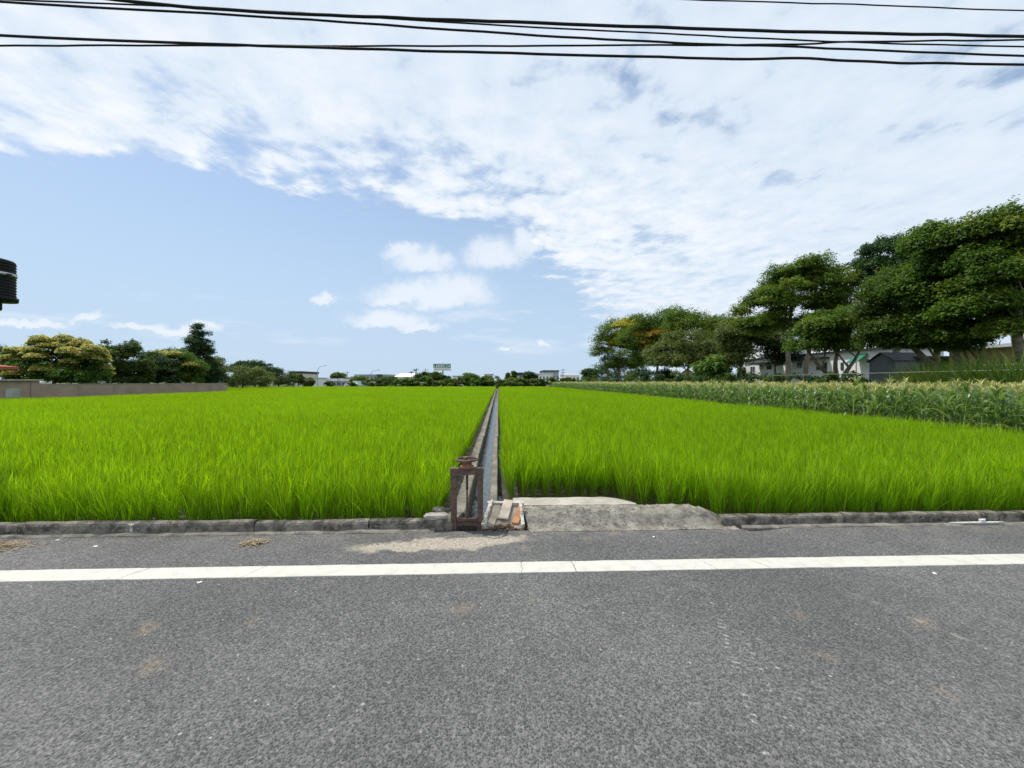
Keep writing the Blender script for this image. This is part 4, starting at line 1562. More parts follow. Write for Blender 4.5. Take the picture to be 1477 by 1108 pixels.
tree('broad_dark_tree', b, lobes(b, [(1365, 375, 56, 46), (1400, 360, 44, 40), (1345, 420, 42, 40), (1395, 430, 56, 42), (1370, 474, 44, 26), (1420, 395, 44, 40), (1340, 352, 26, 18), (1405, 482, 30, 18), (1365, 488, 30, 12), (1392, 503, 16, 9)], s),
     [[(0, 0, -0.2), (-0.3, 0, 1.8), (-0.6, 0, 3.5), (-0.4, 0, 6.8)], [(0.7, 0.3, -0.2), (0.8, 0.3, 2.0), (1.3, 0.2, 4.5)]],
     'broad tall tree with two dark trunks between the leaning tree and the pale-limbed tree', m_='leaf_mid', bark='bark', nclump=121, cr=0.74, lpc=797, leaf=(0.140, 0.072), inner=0.66, flat=0.66, seed=15, trunk_r=0.22, limbs=7, low=-0.8)
b = place(1452, 20.5)
s = mpp(b.y)
tree('pale_limbed_tree', b, lobes(b, [(1440, 350, 46, 36), (1480, 345, 60, 38), (1520, 380, 60, 60), (1478, 400, 40, 34), (1425, 400, 34, 36), (1505, 450, 44, 40), (1440, 330, 30, 22), (1415, 455, 30, 26), (1430, 480, 26, 16)], s),
     [[(0, 0, -0.2), (0.1, 0, 1.4), (0.7, -0.1, 2.4), (1.2, 0, 3.4), (1.3, 0, 5.4), (1.6, 0, 6.8)], [(0.8, 0, 2.6), (0.5, 0, 3.4), (0.5, 0, 4.5), (0.1, 0, 5.6)], [(0.9, 0, 2.7), (1.9, 0, 3.1), (2.8, 0, 3.3)]],
     'large tree with thick pale twisting limbs at the tan building', m_='leaf_mid', bark='bark_pale', nclump=107, cr=0.70, lpc=797, leaf=(0.133, 0.068), inner=0.66, flat=0.66, seed=16, trunk_r=0.26, limbs=6, low=-0.8)
# --- group further along
b = place(1068, 25.0)
s = mpp(b.y)
tree('slim_trunk_tree', b, lobes(b, [(1070, 482, 34, 26), (1050, 500, 22, 20), (1090, 495, 24, 24), (1060, 512, 26, 12), (1050, 522, 20, 10)], s),
     [[(0, 0, -0.2), (0, 0, 3), (0.1, 0, 6.5)]], 'slim-trunked tree next to the end of the white house', m_='leaf_olive', nclump=80, cr=0.95, lpc=315, leaf=(0.203, 0.109), seed=21, trunk_r=0.2, limbs=10)
b = place(1015, 30.0)
s = mpp(b.y)
tree('leafy_tree', b, lobes(b, [(1010, 478, 40, 26), (1040, 478, 28, 20), (985, 475, 30, 26), (1020, 505, 50, 24), (1000, 525, 50, 14), (1050, 525, 30, 14)], s),
     [[(0, 0, -0.2), (0, 0, 5), (0.2, 0, 9)]], 'green tree rising behind the orange-tinted tree', m_='leaf_mid', nclump=100, cr=1.3, lpc=300, leaf=(0.270, 0.140), seed=22, trunk_r=0.28, limbs=6)
b = place(992, 24.5)
s = mpp(b.y)
tree('rounded_tree', b, lobes(b, [(990, 497, 42, 24), (965, 512, 26, 18), (1018, 510, 26, 20), (990, 522, 42, 12), (960, 525, 26, 10), (1025, 525, 30, 10)], s),
     [[(0, 0, -0.2), (0, 0, 3), (0.1, 0, 6.0)], [(0.3, 0, 0.2), (1.6, 0, 3), (2.2, 0, 5)]], 'rounded olive-green tree over the small orange-roofed kiosk', m_='leaf_olive', nclump=90, cr=1.15, lpc=315, leaf=(0.240, 0.125), seed=23, trunk_r=0.24, limbs=8)
b = place(948, 26.0)
s = mpp(b.y)
cxo = at(945, 500, b.y).x - b.x
tree('orange_tinted_tree', b, lobes(b, [(950, 478, 40, 28), (975, 470, 30, 22), (940, 505, 34, 26), (925, 490, 26, 24), (945, 522, 36, 14)], s),
     [[(0, 0, -0.2), (0, 0, 4), (0.2, 0, 8)]], 'tree with an orange-gold patch of blossom on its flank', m_='leaf_mid', nclump=110, cr=1.35, lpc=300, leaf=(0.285, 0.148), seed=24, trunk_r=0.3, limbs=6,
     blossom=('blossom_orange', 1.0, lambda c: 505 > HYP - (c[2] + GZ - CAMH) / s > 480 and abs(c[0] - cxo) < 22 * s and c[1] < 0.5), blow=-0.5)
b = place(893, 24.5)
s = mpp(b.y)
cxo = at(900, 485, b.y).x - b.x
tree('yellow_blossom_tree', b, lobes(b, [(905, 485, 40, 28), (878, 505, 24, 24), (925, 478, 30, 24), (900, 515, 44, 22), (868, 490, 12, 10), (895, 530, 34, 10), (915, 527, 30, 12)], s),
     [[(0, 0, -0.2), (0, 0, 5), (0.2, 0, 9)], [(-1.5, 0, 0), (-2.6, 0, 4), (-3.2, 0, 7)]], 'tall tree at the far end of the row with yellow blossom patches', m_='leaf_mid', nclump=120, cr=1.5, lpc=300, leaf=(0.315, 0.164), seed=25, trunk_r=0.32, limbs=8,
     blossom=('blossom_yellow', 0.85, lambda c: 508 > HYP - (c[2] + GZ - CAMH) / s > 462 and abs(c[0] - cxo) < 17 * s and c[1] < 1), blow=-0.5)

# --- shrubs and grasses between corn and trees
k = 0
for (px_, X, rx, top) in ((850, 21, 13, 540), (880, 20, 14, 540), (912, 19.5, 14, 539), (944, 19.5, 14, 539), (978, 19, 15, 538), (1012, 19, 15, 538), (1046, 19, 16, 538), (1082, 19, 17, 537), (1120, 19, 18, 536), (1158, 19, 20, 536), (1196, 19, 20, 536), (1236, 19, 20, 536)):
    b = place(px_, X)
    s = mpp(b.y)
    hh = (CAMH + (HYP - top) * s - GZ) / 1.95
    bush('hedge_shrub', b, rx * s * 1.35, hh, 'low dark green shrub in the hedge line behind the corn', 'leaf_deep' if k % 2 else 'leaf_dark', 400 + k, 'hedge shrubs behind the corn', (0.16, 0.08), 26, 150)
    k += 1
for (px_, X, rx, top) in ((872, 27, 14, 530), (900, 28, 16, 528), (930, 27, 16, 529), (960, 28, 16, 530), (1018, 29, 16, 529), (1046, 28, 16, 530), (1070, 29, 10, 531)):
    b = place(px_, X)
    s = mpp(b.y)
    hh = (CAMH + (HYP - top) * s - GZ) / 1.95
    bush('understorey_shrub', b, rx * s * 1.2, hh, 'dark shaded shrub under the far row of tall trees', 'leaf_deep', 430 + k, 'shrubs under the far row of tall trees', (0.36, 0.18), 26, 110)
    k += 1
for i, (px_, X, rx, top, lb) in enumerate(((1330, 19.5, 26, 530, 'mound of tall green grass in front of the grey shed and dark carport'),
                                         (1345, 19.0, 34, 530, 'mound of tall green grass under the trees with two dark trunks'),
                                         (1415, 18.8, 38, 517, 'tallest mound of green grass in front of the tan building'),
                                         (1470, 18.6, 40, 514, 'mound of tall green grass at the foot of the pale-limbed tree'))):
    b = place(px_, X)
    s = mpp(b.y)
    grass_mound('tall_grass', b, rx * s, rx * s * 0.8, (CAMH + (HYP - top) * s - GZ) * 1.0, 2200, lb, 500 + i)
b = place(1030, 22)
bush('banana_shrub', b, 2.2, 2.1, 'leafy pale green shrub beside the slim-trunked tree', 'leaf_fresh', 450, None, (0.6, 0.22), 20, 60)

# thin pipe railing behind the corn
fr = empty('pipe_railing', (17.9, 22, GZ), 0, 'thin pale pipe railing running behind the corn', 'railing')
mb = MB()
mb.tube([(0, -10, 2.12), (0, 2.5, 2.12)], 0.010, 6)
mb.build('rail', 'galvanised', fr)
for y in np.arange(-10, 2.6, 2.5):
    MB().tube([(0, y, -0.2), (0, y, 2.10)], 0.016, 6).build('post', 'galvanised', fr)


# ------------------------------------------------------------------ buildings beyond the corn
def window_part(parent, lo, hi, axis, name='window', frame='window_frame', glass='glass_dark', bars=1, proud=0.03, t=0.06):
    """window on a wall plane; axis 'x': plane faces -x at lo[0], spans y,z ; axis 'y': faces -y at lo[1], spans x,z"""
    (u0_, z0_), (u1_, z1_), pl = (lo[0], lo[1]), (hi[0], hi[1]), lo[2]

    def bx(m2, ua, ub, za, zb, d0, d1):
        if axis == 'x':
            m2.box((pl - d1, ua, za), (pl - d0, ub, zb))
        else:
            m2.box((ua, pl - d1, za), (ub, pl - d0, zb))
    m2 = MB()
    bx(m2, u0_, u1_, z0_, z1_, -0.02, proud * 0.4)
    w_ = m2.build(name, glass, parent)
    m2 = MB()
    bx(m2, u0_ - t, u0_, z0_ - t, z1_ + t, -0.02, proud)
    bx(m2, u1_, u1_ + t, z0_ - t, z1_ + t, -0.02, proud)
    bx(m2, u0_, u1_, z0_ - t, z0_, -0.02, proud)
    bx(m2, u0_, u1_, z1_, z1_ + t, -0.02, proud)
    for i in range(bars):
        c = u0_ + (u1_ - u0_) * (i + 1) / (bars + 1)
        bx(m2, c - t * 0.3, c + t * 0.3, z0_, z1_, -0.02, proud * 0.8)
    m2.build('frame', frame, w_)
    return w_


HX = 31.0
hs = empty('white_house', (HX, 40, GZ), 0, 'long white single-storey house with dark eaves behind the trees', 'house')
hs.location = (0, 0, 0)
MB().box((HX, 29.4, GZ), (HX + 4.4, 47.4, 4.15)).build('wall', 'white_wall', hs)
rf = MB()
rf.add([(HX - 0.25, 29.1, 4.32), (HX + 4.7, 29.1, 4.32), (HX + 4.7, 47.7, 4.32), (HX - 0.25, 47.7, 4.32), (HX + 2.2, 29.1, 5.7), (HX + 2.2, 47.7, 5.7)],
       [(0, 4, 5, 3), (1, 2, 5, 4), (0, 1, 4), (3, 5, 2), (0, 3, 2, 1)])
rfo = rf.build('roof', 'metal_roof', hs)
MB().box((HX - 0.28, 29.05, 4.152), (HX + 4.72, 47.75, 4.318)).build('fascia', 'dark_roof', rfo)
MB().box((HX - 1.3, 41.0, 3.55), (HX - 0.002, 44.8, 3.72)).build('canopy', 'dark_roof', hs)
MB().box((HX - 0.9, 35.0, 3.70), (HX - 0.002, 39.5, 3.85)).build('canopy', 'dark_roof', hs)
for (pa, pb, ya_, yb_) in ((1083, 1089, 537, 529), (1096, 1101, 532, 527), (1106, 1113, 533, 527), (1150, 1157, 531, 523)):
    a, c = atX(pa, ya_, HX), atX(pb, yb_, HX)
    window_part(hs, (min(a.y, c.y), min(a.z, c.z), HX), (max(a.y, c.y), max(a.z, c.z), 0), 'x')
for (pa, pb) in ((1178, 1182), (1189, 1193), (1213, 1217)):
    a, c = atX(pa, 534, HX), atX(pb, 523, HX)
    MB().box((HX - 0.05, min(a.y, c.y), a.z), (HX + 0.02, max(a.y, c.y), c.z)).build('shutter', 'shutter', hs)
a, c = atX(1183, 534, HX), atX(1188, 523, HX)
window_part(hs, (min(a.y, c.y), a.z, HX), (max(a.y, c.y), c.z, 0), 'x', glass='white_wall')
# green awning over the yard door
a, c = atX(1252, 522, HX), atX(1237, 511, HX)
m2 = MB()
y0_, y1_, zt_, zl_ = min(a.y, c.y), max(a.y, c.y), c.z, a.z
m2.add([(HX - 0.01, y0_, zt_), (HX - 0.01, y1_, zt_), (HX - 1.0, y1_, zl_), (HX - 1.0, y0_, zl_), (HX - 0.01, y0_, zt_ - 0.06), (HX - 0.01, y1_, zt_ - 0.06), (HX - 1.0, y1_, zl_ - 0.06), (HX - 1.0, y0_, zl_ - 0.06)],
       [(0, 1, 2, 3), (7, 6, 5, 4), (0, 4, 5, 1), (1, 5, 6, 2), (2, 6, 7, 3), (3, 7, 4, 0)])
m2.build('awning', 'green_awning', hs)
for y_ in (y0_ + 0.08, y1_ - 0.08):
    MB().tube([(HX - 0.95, y_, GZ), (HX - 0.95, y_, zl_ - 0.03)], 0.035, 6).build('awning_post', 'dark_steel', hs)
# grey metal shed
c0 = atX(1272, 540, 27.0)
sh = empty('metal_shed', (27.0, c0.y, GZ), R(-90), 'small dark grey metal shed with vertical siding and gable roof', 'shed')
ss_ = mpp(c0.y)
hw_ = 0.93
ez, az_ = CAMH + 31 * ss_ - GZ, CAMH + 43 * ss_ - GZ
m2 = MB()
m2.add([(-hw_, 0, 0), (hw_, 0, 0), (hw_, 0, ez), (0, 0, az_ - 0.06), (-hw_, 0, ez), (-hw_, 2.2, 0), (hw_, 2.2, 0), (hw_, 2.2, ez), (0, 2.2, az_ - 0.06), (-hw_, 2.2, ez)],
       [(0, 1, 2, 3, 4), (9, 8, 7, 6, 5), (0, 4, 9, 5), (1, 6, 7, 2), (4, 3, 8, 9), (3, 2, 7, 8)])
m2.build('wall', 'shed_metal', sh)
nst = 13
for i in range(nst):
    x = -hw_ + (i + 0.5) * 2 * hw_ / nst
    top_ = ez + (az_ - 0.06 - ez) * (1 - abs(x) / hw_) - 0.03
    MB().box((x - 0.02, -0.022, 0), (x + 0.02, -0.001, top_)).build('siding_rib', 'shed_metal', sh)
m2 = MB()
for sg in (-1, 1):
    e_ = sg * (hw_ + 0.07)
    zl = ez - 0.05
    m2.add([(0, -0.15, az_), (e_, -0.15, zl), (e_, 2.3, zl), (0, 2.3, az_), (0, -0.15, az_ + 0.06), (e_, -0.15, zl + 0.06), (e_, 2.3, zl + 0.06), (0, 2.3, az_ + 0.06)],
           [(0, 1, 2, 3), (4, 7, 6, 5), (0, 4, 5, 1), (1, 5, 6, 2), (2, 6, 7, 3)])
m2.build('roof', 'dark_roof', sh)
# dark carport
cp0 = empty('dark_carport', (0, 0, 0), 0, 'low dark open carport under the trees between shed and tan building', 'carport')
MB().box((28.6, 25.0, 3.05), (33.0, 29.0, 3.25)).build('roof', 'dark_roof', cp0)
MB().box((32.6, 25.2, GZ), (32.8, 28.8, 3.048)).build('back_wall', 'dark_wall', cp0)
MB().box((28.62, 25.2, GZ), (28.68, 28.7, 2.15)).build('side_screen', 'dark_wall', cp0)
for y in (25.3, 27.0, 28.6):
    MB().box((28.75, y - 0.06, GZ), (28.87, y + 0.06, 3.048)).build('post', 'dark_steel', cp0)
# tan building
tb = empty('tan_building', (0, 0, 0), 0, 'low tan-walled building with a pale roof edge behind the pale-limbed tree', 'building')
MB().box((30.0, 12.0, GZ), (34, 24.6, 3.55)).build('wall', 'tan_wall', tb)
MB().box((29.6, 11.6, 3.554), (34.4, 24.9, 3.75)).build('roof', 'metal_roof', tb)
for y in (14.0, 17.5, 21.3):
    window_part(tb, (y, 1.3, 30.0), (y + 1.6, 2.5, 0), 'x')
# orange-roofed kiosk
c0 = place(998, 30)
ko = empty('small_kiosk', c0, 0, 'small white kiosk with an orange roof glimpsed under the rounded tree', 'kiosk')
s = mpp(c0.y)
zt = CAMH + (HYP - 533) * s - GZ
MB().box((-6 * s, 0, 0), (7 * s, 3, zt - 4 * s)).build('wall', 'white_wall', ko)
m2 = MB()
m2.lathe([(8 * s, zt - 4 * s + 0.003), (7 * s, zt - 2.5 * s), (3 * s, zt), (0.1, zt + 0.2)], 14, Matrix.Translation((0.5 * s, 1.5, 0)))
m2.build('roof', 'orange_roof', ko)

# ------------------------------------------------------------------ brown wall side
WX = -31.0
wl = empty('brown_wall', (WX, 36, GZ), 0, 'long low brown plastered wall bordering the paddy', 'wall')
MB().box((-0.2, -9.1, 0), (0.0, 9.0, 1.52), bev=0.01).build('wall_body', 'wall_plaster', wl)
MB().box((-0.23, -9.15, 1.522), (0.03, 9.05, 1.56)).build('coping', 'wall_cap', wl)
for y in np.arange(-6.5, 9, 2.6):
    MB().box((0.001, y - 0.02, 0.0), (0.02, y + 0.02, 1.515)).build('joint_strip', 'wall_plaster', wl)
w2 = empty('capped_wall', (WX + 0.35, 22, GZ), 0, 'taller brown wall with a projecting grey cap next to the red-roofed house', 'wall')
MB().box((-0.25, -8, 0), (0.0, 4.298, 1.76)).build('wall_body', 'wall_plaster', w2)
MB().box((-0.40, -8.2, 1.762), (0.18, 4.9, 1.86), bev=0.01).build('cap', 'wall_cap', w2)
MB().box((-0.3, 4.3, 0), (0.05, 4.75, 1.76)).build('pier', 'wall_plaster', w2)
MB().box((-0.02, 3.0, 0.45), (0.02, 3.75, 1.30)).build('panel', 'wall_panel', w2)
# red-roofed house edge
rh = empty('red_roofed_house', (0, 0, 0), 0, 'low house with a red roof edge behind the capped wall', 'house')
p = at(28, 531, 28.0)
MB().box((-46, 24.0, GZ), (p.x - 1.0, 27.4, p.z - 0.35)).build('wall', 'dark_wall', rh)
m2 = MB()
m2.add([(p.x, 23.2, p.z - 0.1), (p.x, 28.0, p.z - 0.1), (-46, 28.0, p.z + 1.2), (-46, 23.2, p.z + 1.2), (p.x, 23.2, p.z + 0.08), (p.x, 28.0, p.z + 0.08), (-46, 28.0, p.z + 1.38), (-46, 23.2, p.z + 1.38)],
       [(0, 1, 2, 3), (4, 5, 6, 7), (0, 1, 5, 4), (1, 2, 6, 5), (2, 3, 7, 6), (3, 0, 4, 7)])
m2.build('roof', 'red_roof', rh)

# trees behind the wall
b = place(78, -35.5)
s = mpp(b.y)
tree('golden_mango_tree', b, lobes(b, [(80, 520, 56, 28), (50, 528, 34, 22), (115, 520, 28, 26), (85, 508, 36, 18), (85, 540, 60, 14), (60, 546, 40, 10), (115, 545, 34, 12)], s),
     [[(0, 0, -0.2), (0, 0, 1.5), (0.2, 0, 3.5)]], 'broad rounded tree covered in cream-yellow blossom behind the wall', m_='leaf_fresh', nclump=230, cr=0.50, lpc=200, leaf=(0.17, 0.08), seed=31, trunk_r=0.2, limbs=8, flat=0.85,
     blossom=('blossom_cream', 1.0, lambda c: c[2] > 1.9 + 0.25 * c[0]), blow=0.2, low=-0.8)
b = place(8, -46)
s = mpp(b.y)
tree('dark_tree', b, lobes(b, [(5, 530, 30, 20), (-25, 525, 30, 24)], s), [[(0, 0, -0.2), (0, 0, 2), (0, 0, 4)]], 'dark tree rising behind the red-roofed house', m_='leaf_deep', nclump=60, cr=0.8, lpc=200, leaf=(0.26, 0.12), seed=32, limbs=5)
b = place(176, -38)
s = mpp(b.y)
tree('feathery_tree', b, lobes(b, [(178, 525, 34, 26), (160, 508, 16, 16), (185, 508, 18, 14), (195, 530, 26, 20), (165, 540, 30, 16), (175, 548, 40, 8)], s),
     [[(0, 0, -0.2), (0, 0, 2.5), (-0.3, 0, 5.4)]], 'dark feathery-topped tree next to the cream-blossomed tree', m_='leaf_dark', nclump=110, cr=0.55, lpc=190, leaf=(0.26, 0.08), seed=33, limbs=16, inner=0.4, low=-0.8, flat=0.8)
b = place(226, -38.5)
s = mpp(b.y)
tree('dark_round_tree', b, lobes(b, [(225, 530, 28, 22), (212, 526, 20, 18), (238, 545, 18, 12), (215, 547, 20, 8)], s),
     [[(0, 0, -0.2), (0, 0, 2.0), (0.1, 0, 3.8)]], 'small dark rounded tree drooping over the wall coping', m_='leaf_deep', nclump=70, cr=0.6, lpc=190, leaf=(0.22, 0.10), seed=34, limbs=6, low=-0.8)
b = place(256, -38.5)
s = mpp(b.y)
tree('spreading_tree', b, lobes(b, [(255, 525, 36, 18), (238, 518, 22, 12), (272, 535, 22, 14), (262, 546, 30, 9)], s),
     [[(0, 0, -0.2), (0.2, 0, 2.0), (0.3, 0, 4.2)]], 'spreading green tree flecked with yellow in front of the conifer', m_='leaf_mid', nclump=80, cr=0.7, lpc=180, leaf=(0.24, 0.11), seed=35, limbs=8,
     blossom=('blossom_cream', 0.25, None), blow=0.75, low=-0.6)
b = place(286, -40)
s = mpp(b.y)
H_ = CAMH + (HYP - 470) * s - GZ
cone = []
for (f, w_) in ((0.97, 2.5), (0.90, 6), (0.82, 10), (0.72, 15), (0.60, 20), (0.47, 24), (0.34, 27), (0.22, 25)):
    cone.append(((0, 0, H_ * f), (w_ * s, w_ * s, H_ * 0.085)))
tree('conifer', b, cone, [[(0, 0, -0.2), (0, 0, H_ * 0.5), (0, 0, H_ * 0.97)]], 'tall pointed dark conifer behind the wall', m_='leaf_deep', nclump=230, cr=0.62, lpc=170, leaf=(0.24, 0.08), seed=36, limbs=10, inner=0.3, low=-0.7, flat=0.62)
b = place(310, -40)
s = mpp(b.y)
tree('yellowish_tree', b, lobes(b, [(308, 535, 15, 20), (300, 528, 12, 12), (312, 548, 13, 10)], s), [[(0, 0, -0.2), (0, 0, 2), (0, 0, 4.5)]],
     'small yellow-green tree at the conifer foot near the wall end', m_='leaf_olive', nclump=50, cr=0.7, lpc=170, leaf=(0.26, 0.12), seed=37, limbs=5, low=-0.8)
b = place(350, -43)
s = mpp(b.y)
tree('olive_bush_tree', b, lobes(b, [(352, 544, 36, 16), (335, 543, 22, 14), (375, 546, 22, 14), (350, 553, 38, 7)], s), [[(0, 0, -0.2), (0, 0, 1.0), (0, 0, 2.2)]],
     'wide pale olive bush just past the end of the wall', m_='leaf_olive', nclump=90, cr=0.8, lpc=170, leaf=(0.24, 0.11), seed=38, limbs=5, low=-0.9)
b = place(368, -50)
s = mpp(b.y)
tree('frond_topped_tree', b, lobes(b, [(365, 532, 28, 12), (385, 540, 20, 10), (350, 534, 16, 9)], s), [[(0, 0, -0.2), (0, 0, 3), (0, 0, 5)]],
     'dark spreading tree rising behind the pale olive bush', m_='leaf_deep', nclump=70, cr=0.9, lpc=150, leaf=(0.50, 0.12), seed=39, limbs=8, low=-0.5)
b = place(402, -48)
s = mpp(b.y)
tree('dark_bush_tree', b, lobes(b, [(402, 545, 16, 12), (412, 547, 14, 10), (392, 542, 12, 10), (403, 553, 22, 6)], s), [[(0, 0, -0.2), (0, 0, 1.2), (0, 0, 2.8)]],
     'dark green bush between the olive bush and the far houses', m_='leaf_dark', nclump=50, cr=0.9, lpc=130, leaf=(0.34, 0.15), seed=40, limbs=4, low=-0.9)

# ------------------------------------------------------------------ far end of the field: hedge bushes, trees
def far_bush(px_, Y, rx, top, m_, lb, seed, group='bushes along the far edge of the paddies', name='hedge_bush', lf=(0.40, 0.2), lpc=80, ncl=20):
    b_ = at(px_, HYP, Y)
    b_.z = GZ
    s_ = mpp(Y)
    hh_ = (CAMH + (HYP - top) * s_ - GZ) / 2
    return bush(name, b_, rx * s_, hh_, lb, m_, seed, group, lf, ncl, lpc, ry=min(rx * s_, 2.2))


rr = random.Random(5)
x = 566
i = 0
while x < 842:
    w_ = rr.uniform(8, 13)
    top_ = rr.uniform(542, 547) if x < 720 else rr.uniform(543.5, 547.5)
    mm_ = rr.choice(['leaf_olive', 'leaf_mid', 'leaf_dark', 'leaf_olive', 'leaf_fresh'])
    far_bush(x, 92 + rr.uniform(-2, 3), w_, top_, mm_, 'leafy bush in the thick hedge along the far edge of the paddies', 600 + i)
    x += w_ * 1.05
    i += 1
x = 443
while x < 566:
    w_ = rr.uniform(6, 10)
    far_bush(x, 104 + rr.uniform(-2, 5), w_, rr.uniform(548.5, 551.5) if x < 520 else rr.uniform(545, 549), rr.choice(['leaf_olive', 'leaf_mid', 'leaf_dark']),
             'low bush at the far field edge in front of the pale town buildings', 640 + i, 'low bushes in front of the far buildings')
    x += w_ * (4.2 if x < 520 else 1.3)
    i += 1
far_bush(720, 80.5, 4.0, 547.5, 'leaf_dark', 'small dark bush at the far end of the irrigation channel', 700, None, 'channel_bush', (0.22, 0.1), 70, 14)
FT = [(612, 100, 10, 538, 'leaf_dark', 'rounded dark tree just short of the billboard pole'), (626, 102, 11, 537, 'leaf_dark', 'rounded dark tree in front of the billboard pole'),
      (641, 104, 9, 541, 'leaf_deep', 'darker low tree right at the billboard pole'), (678, 108, 13, 541, 'leaf_mid', 'wide tree in the far hedge between billboard and dark warehouse'),
      (700, 108, 9, 543, 'leaf_olive', 'brownish tree in the far hedge before the channel end'), (741, 110, 5, 534, 'leaf_fresh', 'slender pointed tree beside the dark warehouse'),
      (733, 112, 5, 540, 'leaf_dark', 'short pointed tree beside the slender one'), (763, 97, 10, 537.5, 'leaf_deep', 'dense dark evergreen tree in front of the dark warehouse'),
      (849, 100, 12, 531.5, 'leaf_deep', 'dark round tree between the far end of the corn and the tall row of trees'), (487, 115, 9, 540, 'leaf_olive', 'brownish umbrella-shaped tree in front of the white canopy building'),
      (430, 100, 8, 541, 'leaf_dark', 'dark tree in front of the pale balcony house'), (445, 100, 6, 547, 'leaf_olive', 'small yellow-green tree near the first far street lamp'),
      (517, 112, 12, 545, 'leaf_mid', 'leafy tree in front of the cream apartment block'), (562, 112, 12, 545, 'leaf_dark', 'dark tree beside the white factory')]
for i, (px_, Y, rx, top_, m_, lb) in enumerate(FT):
    b_ = at(px_, HYP, Y)
    b_.z = GZ
    s = mpp(Y)
    ht = CAMH + (HYP - top_) * s - GZ
    if rx <= 5:
        el_ = [((0, 0, ht * f), (rx * s * q, rx * s * q, ht * 0.14)) for f, q in ((0.9, 0.35), (0.7, 0.75), (0.48, 1.0), (0.3, 0.9))]
    else:
        el_ = [((0, 0, ht * 0.66), (rx * s, rx * s * 0.9, ht * 0.33)), ((rx * s * 0.35, 0, ht * 0.55), (rx * s * 0.7, rx * s * 0.7, ht * 0.3))]
        if 'umbrella' in lb:
            el_ = [((0, 0, ht * 0.82), (rx * s, rx * s * 0.9, ht * 0.17))]
    tree('leafy_tree', b_, el_, [[(0, 0, -0.2), (0, 0, ht * 0.4), (0, 0, ht * 0.8)]], lb, 'tree', None, m_, 'bark', 40, 0.30 * rx * s + 0.2, 130, (0.45, 0.22), 720 + i, None, 6, 0.7, 0.14, 0.4, -0.8)
# thin palm-like plants above the hedge
for i, (px_, top_, lb) in enumerate(((593, 537, 'thin palm in front of the white factory'), (599, 534, 'taller thin palm beside the far mast'))):
    b_ = at(px_, HYP, 98)
    b_.z = GZ
    s = mpp(98)
    ht = CAMH + (HYP - top_) * s - GZ
    t = empty('thin_palm', b_, 0, lb, 'palm')
    MB().tube([(0, 0, -0.2), (0.1, 0, ht * 0.5), (0, 0, ht - 0.3)], [0.10, 0.08, 0.06], 6).build('trunk', 'bark', t)
    r_ = np.random.default_rng(800 + i)
    V, Fq, rn = cat([strip_leaf(r_, (0, 0, ht - 0.3), r_.uniform(0, 6.28), 1.0, 0.16, r_.uniform(0.3, 1.2), 1.3, 5) for q in range(16)])
    link(bpy.data.objects.new('crown', np_mesh('crown', V, Fq, 'leaf_deep', {'rnd': rn})), t)


# ------------------------------------------------------------------ far buildings
def far_building(name, pa, pb, top_, Y, depth, wall, label, cat_='building', rows=0, cols=0, roof='metal_roof', par=0.0, wmat='glass_dark', bot=None, gable=0.0, wfrac=0.5):
    a = at(pa, HYP, Y)
    c = at(pb, HYP, Y)
    s_ = mpp(Y)
    ht = CAMH + (HYP - top_) * s_
    t = empty(name, (a.x, Y, GZ), 0, label, cat_)
    w_ = c.x - a.x
    h_ = ht - GZ
    MB().box((0, 0, 0), (w_, depth, h_)).build('wall', wall, t)
    m2 = MB()
    if gable:
        m2.add([(-.3, -.3, h_ + .004), (w_ + .3, -.3, h_ + .004), (w_ + .3, depth + .3, h_ + .004), (-.3, depth + .3, h_ + .004), (-.3, depth / 2, h_ + gable), (w_ + .3, depth / 2, h_ + gable)],
               [(0, 1, 5, 4), (3, 4, 5, 2), (0, 4, 3), (1, 2, 5), (0, 3, 2, 1)])
    else:
        m2.box((-.25, -.25, h_ + .004), (w_ + .25, depth + .25, h_ + .30 + par))
    m2.build('roof', roof, t)
    if rows:
        fh = h_ / rows
        for r0 in range(rows):
            for c0_ in range(cols):
                cw = w_ / cols
                x0 = (c0_ + 0.5 - wfrac / 2) * cw
                window_part(t, (x0, r0 * fh + fh * 0.32, 0.0), (x0 + cw * wfrac, r0 * fh + fh * 0.78, 0), 'y', glass=wmat, t=0.1)
    return t


far_building('balcony_house', 419, 436, 539, 140, 12, 'cream_wall', 'pale three-storey house with dark roof terrace behind the dark tree', 'house', 3, 2, 'dark_roof', 0.5)
far_building('white_shop', 443, 455, 546, 120, 10, 'white_wall', 'small white shop with grey side next to the canopy building', 'shop', 1, 2, 'metal_roof')
t = far_building('canopy_building', 456, 507, 550, 128, 14, 'grey_wall', 'white canopy roofed station building beyond the paddy', 'station', 1, 7, 'white_wall', 0.4, wfrac=0.7)
far_building('cream_apartments', 512, 560, 543.5, 190, 16, 'cream_wall', 'cream apartment block with dark window bands and roof sheds', 'apartments', 3, 9, 'grey_wall', 0.8, wfrac=0.62)
far_building('stair_tower', 544, 549.5, 541, 188, 8, 'dark_wall', 'dark stair tower on the cream apartment block', 'building', 0, 0, 'dark_roof')
far_building('grey_tower_house', 496, 507, 545, 180, 14, 'grey_wall', 'grey flat house between station canopy and cream apartments', 'house', 2, 2, 'metal_roof')
far_building('white_factory', 569, 606, 543.5, 170, 22, 'white_wall', 'white factory hall with shallow gable roof and dark loading doors', 'factory', 1, 5, 'white_wall', 0.0, gable=1.6, wfrac=0.45)
far_building('small_house', 653, 664, 543, 170, 10, 'white_wall', 'small white far house showing past the billboard pole', 'house', 1, 2, 'grey_wall')
far_building('small_house', 699, 711, 540.5, 170, 10, 'cream_wall', 'small cream far house behind the brownish hedge tree', 'house', 2, 2, 'cream_wall')
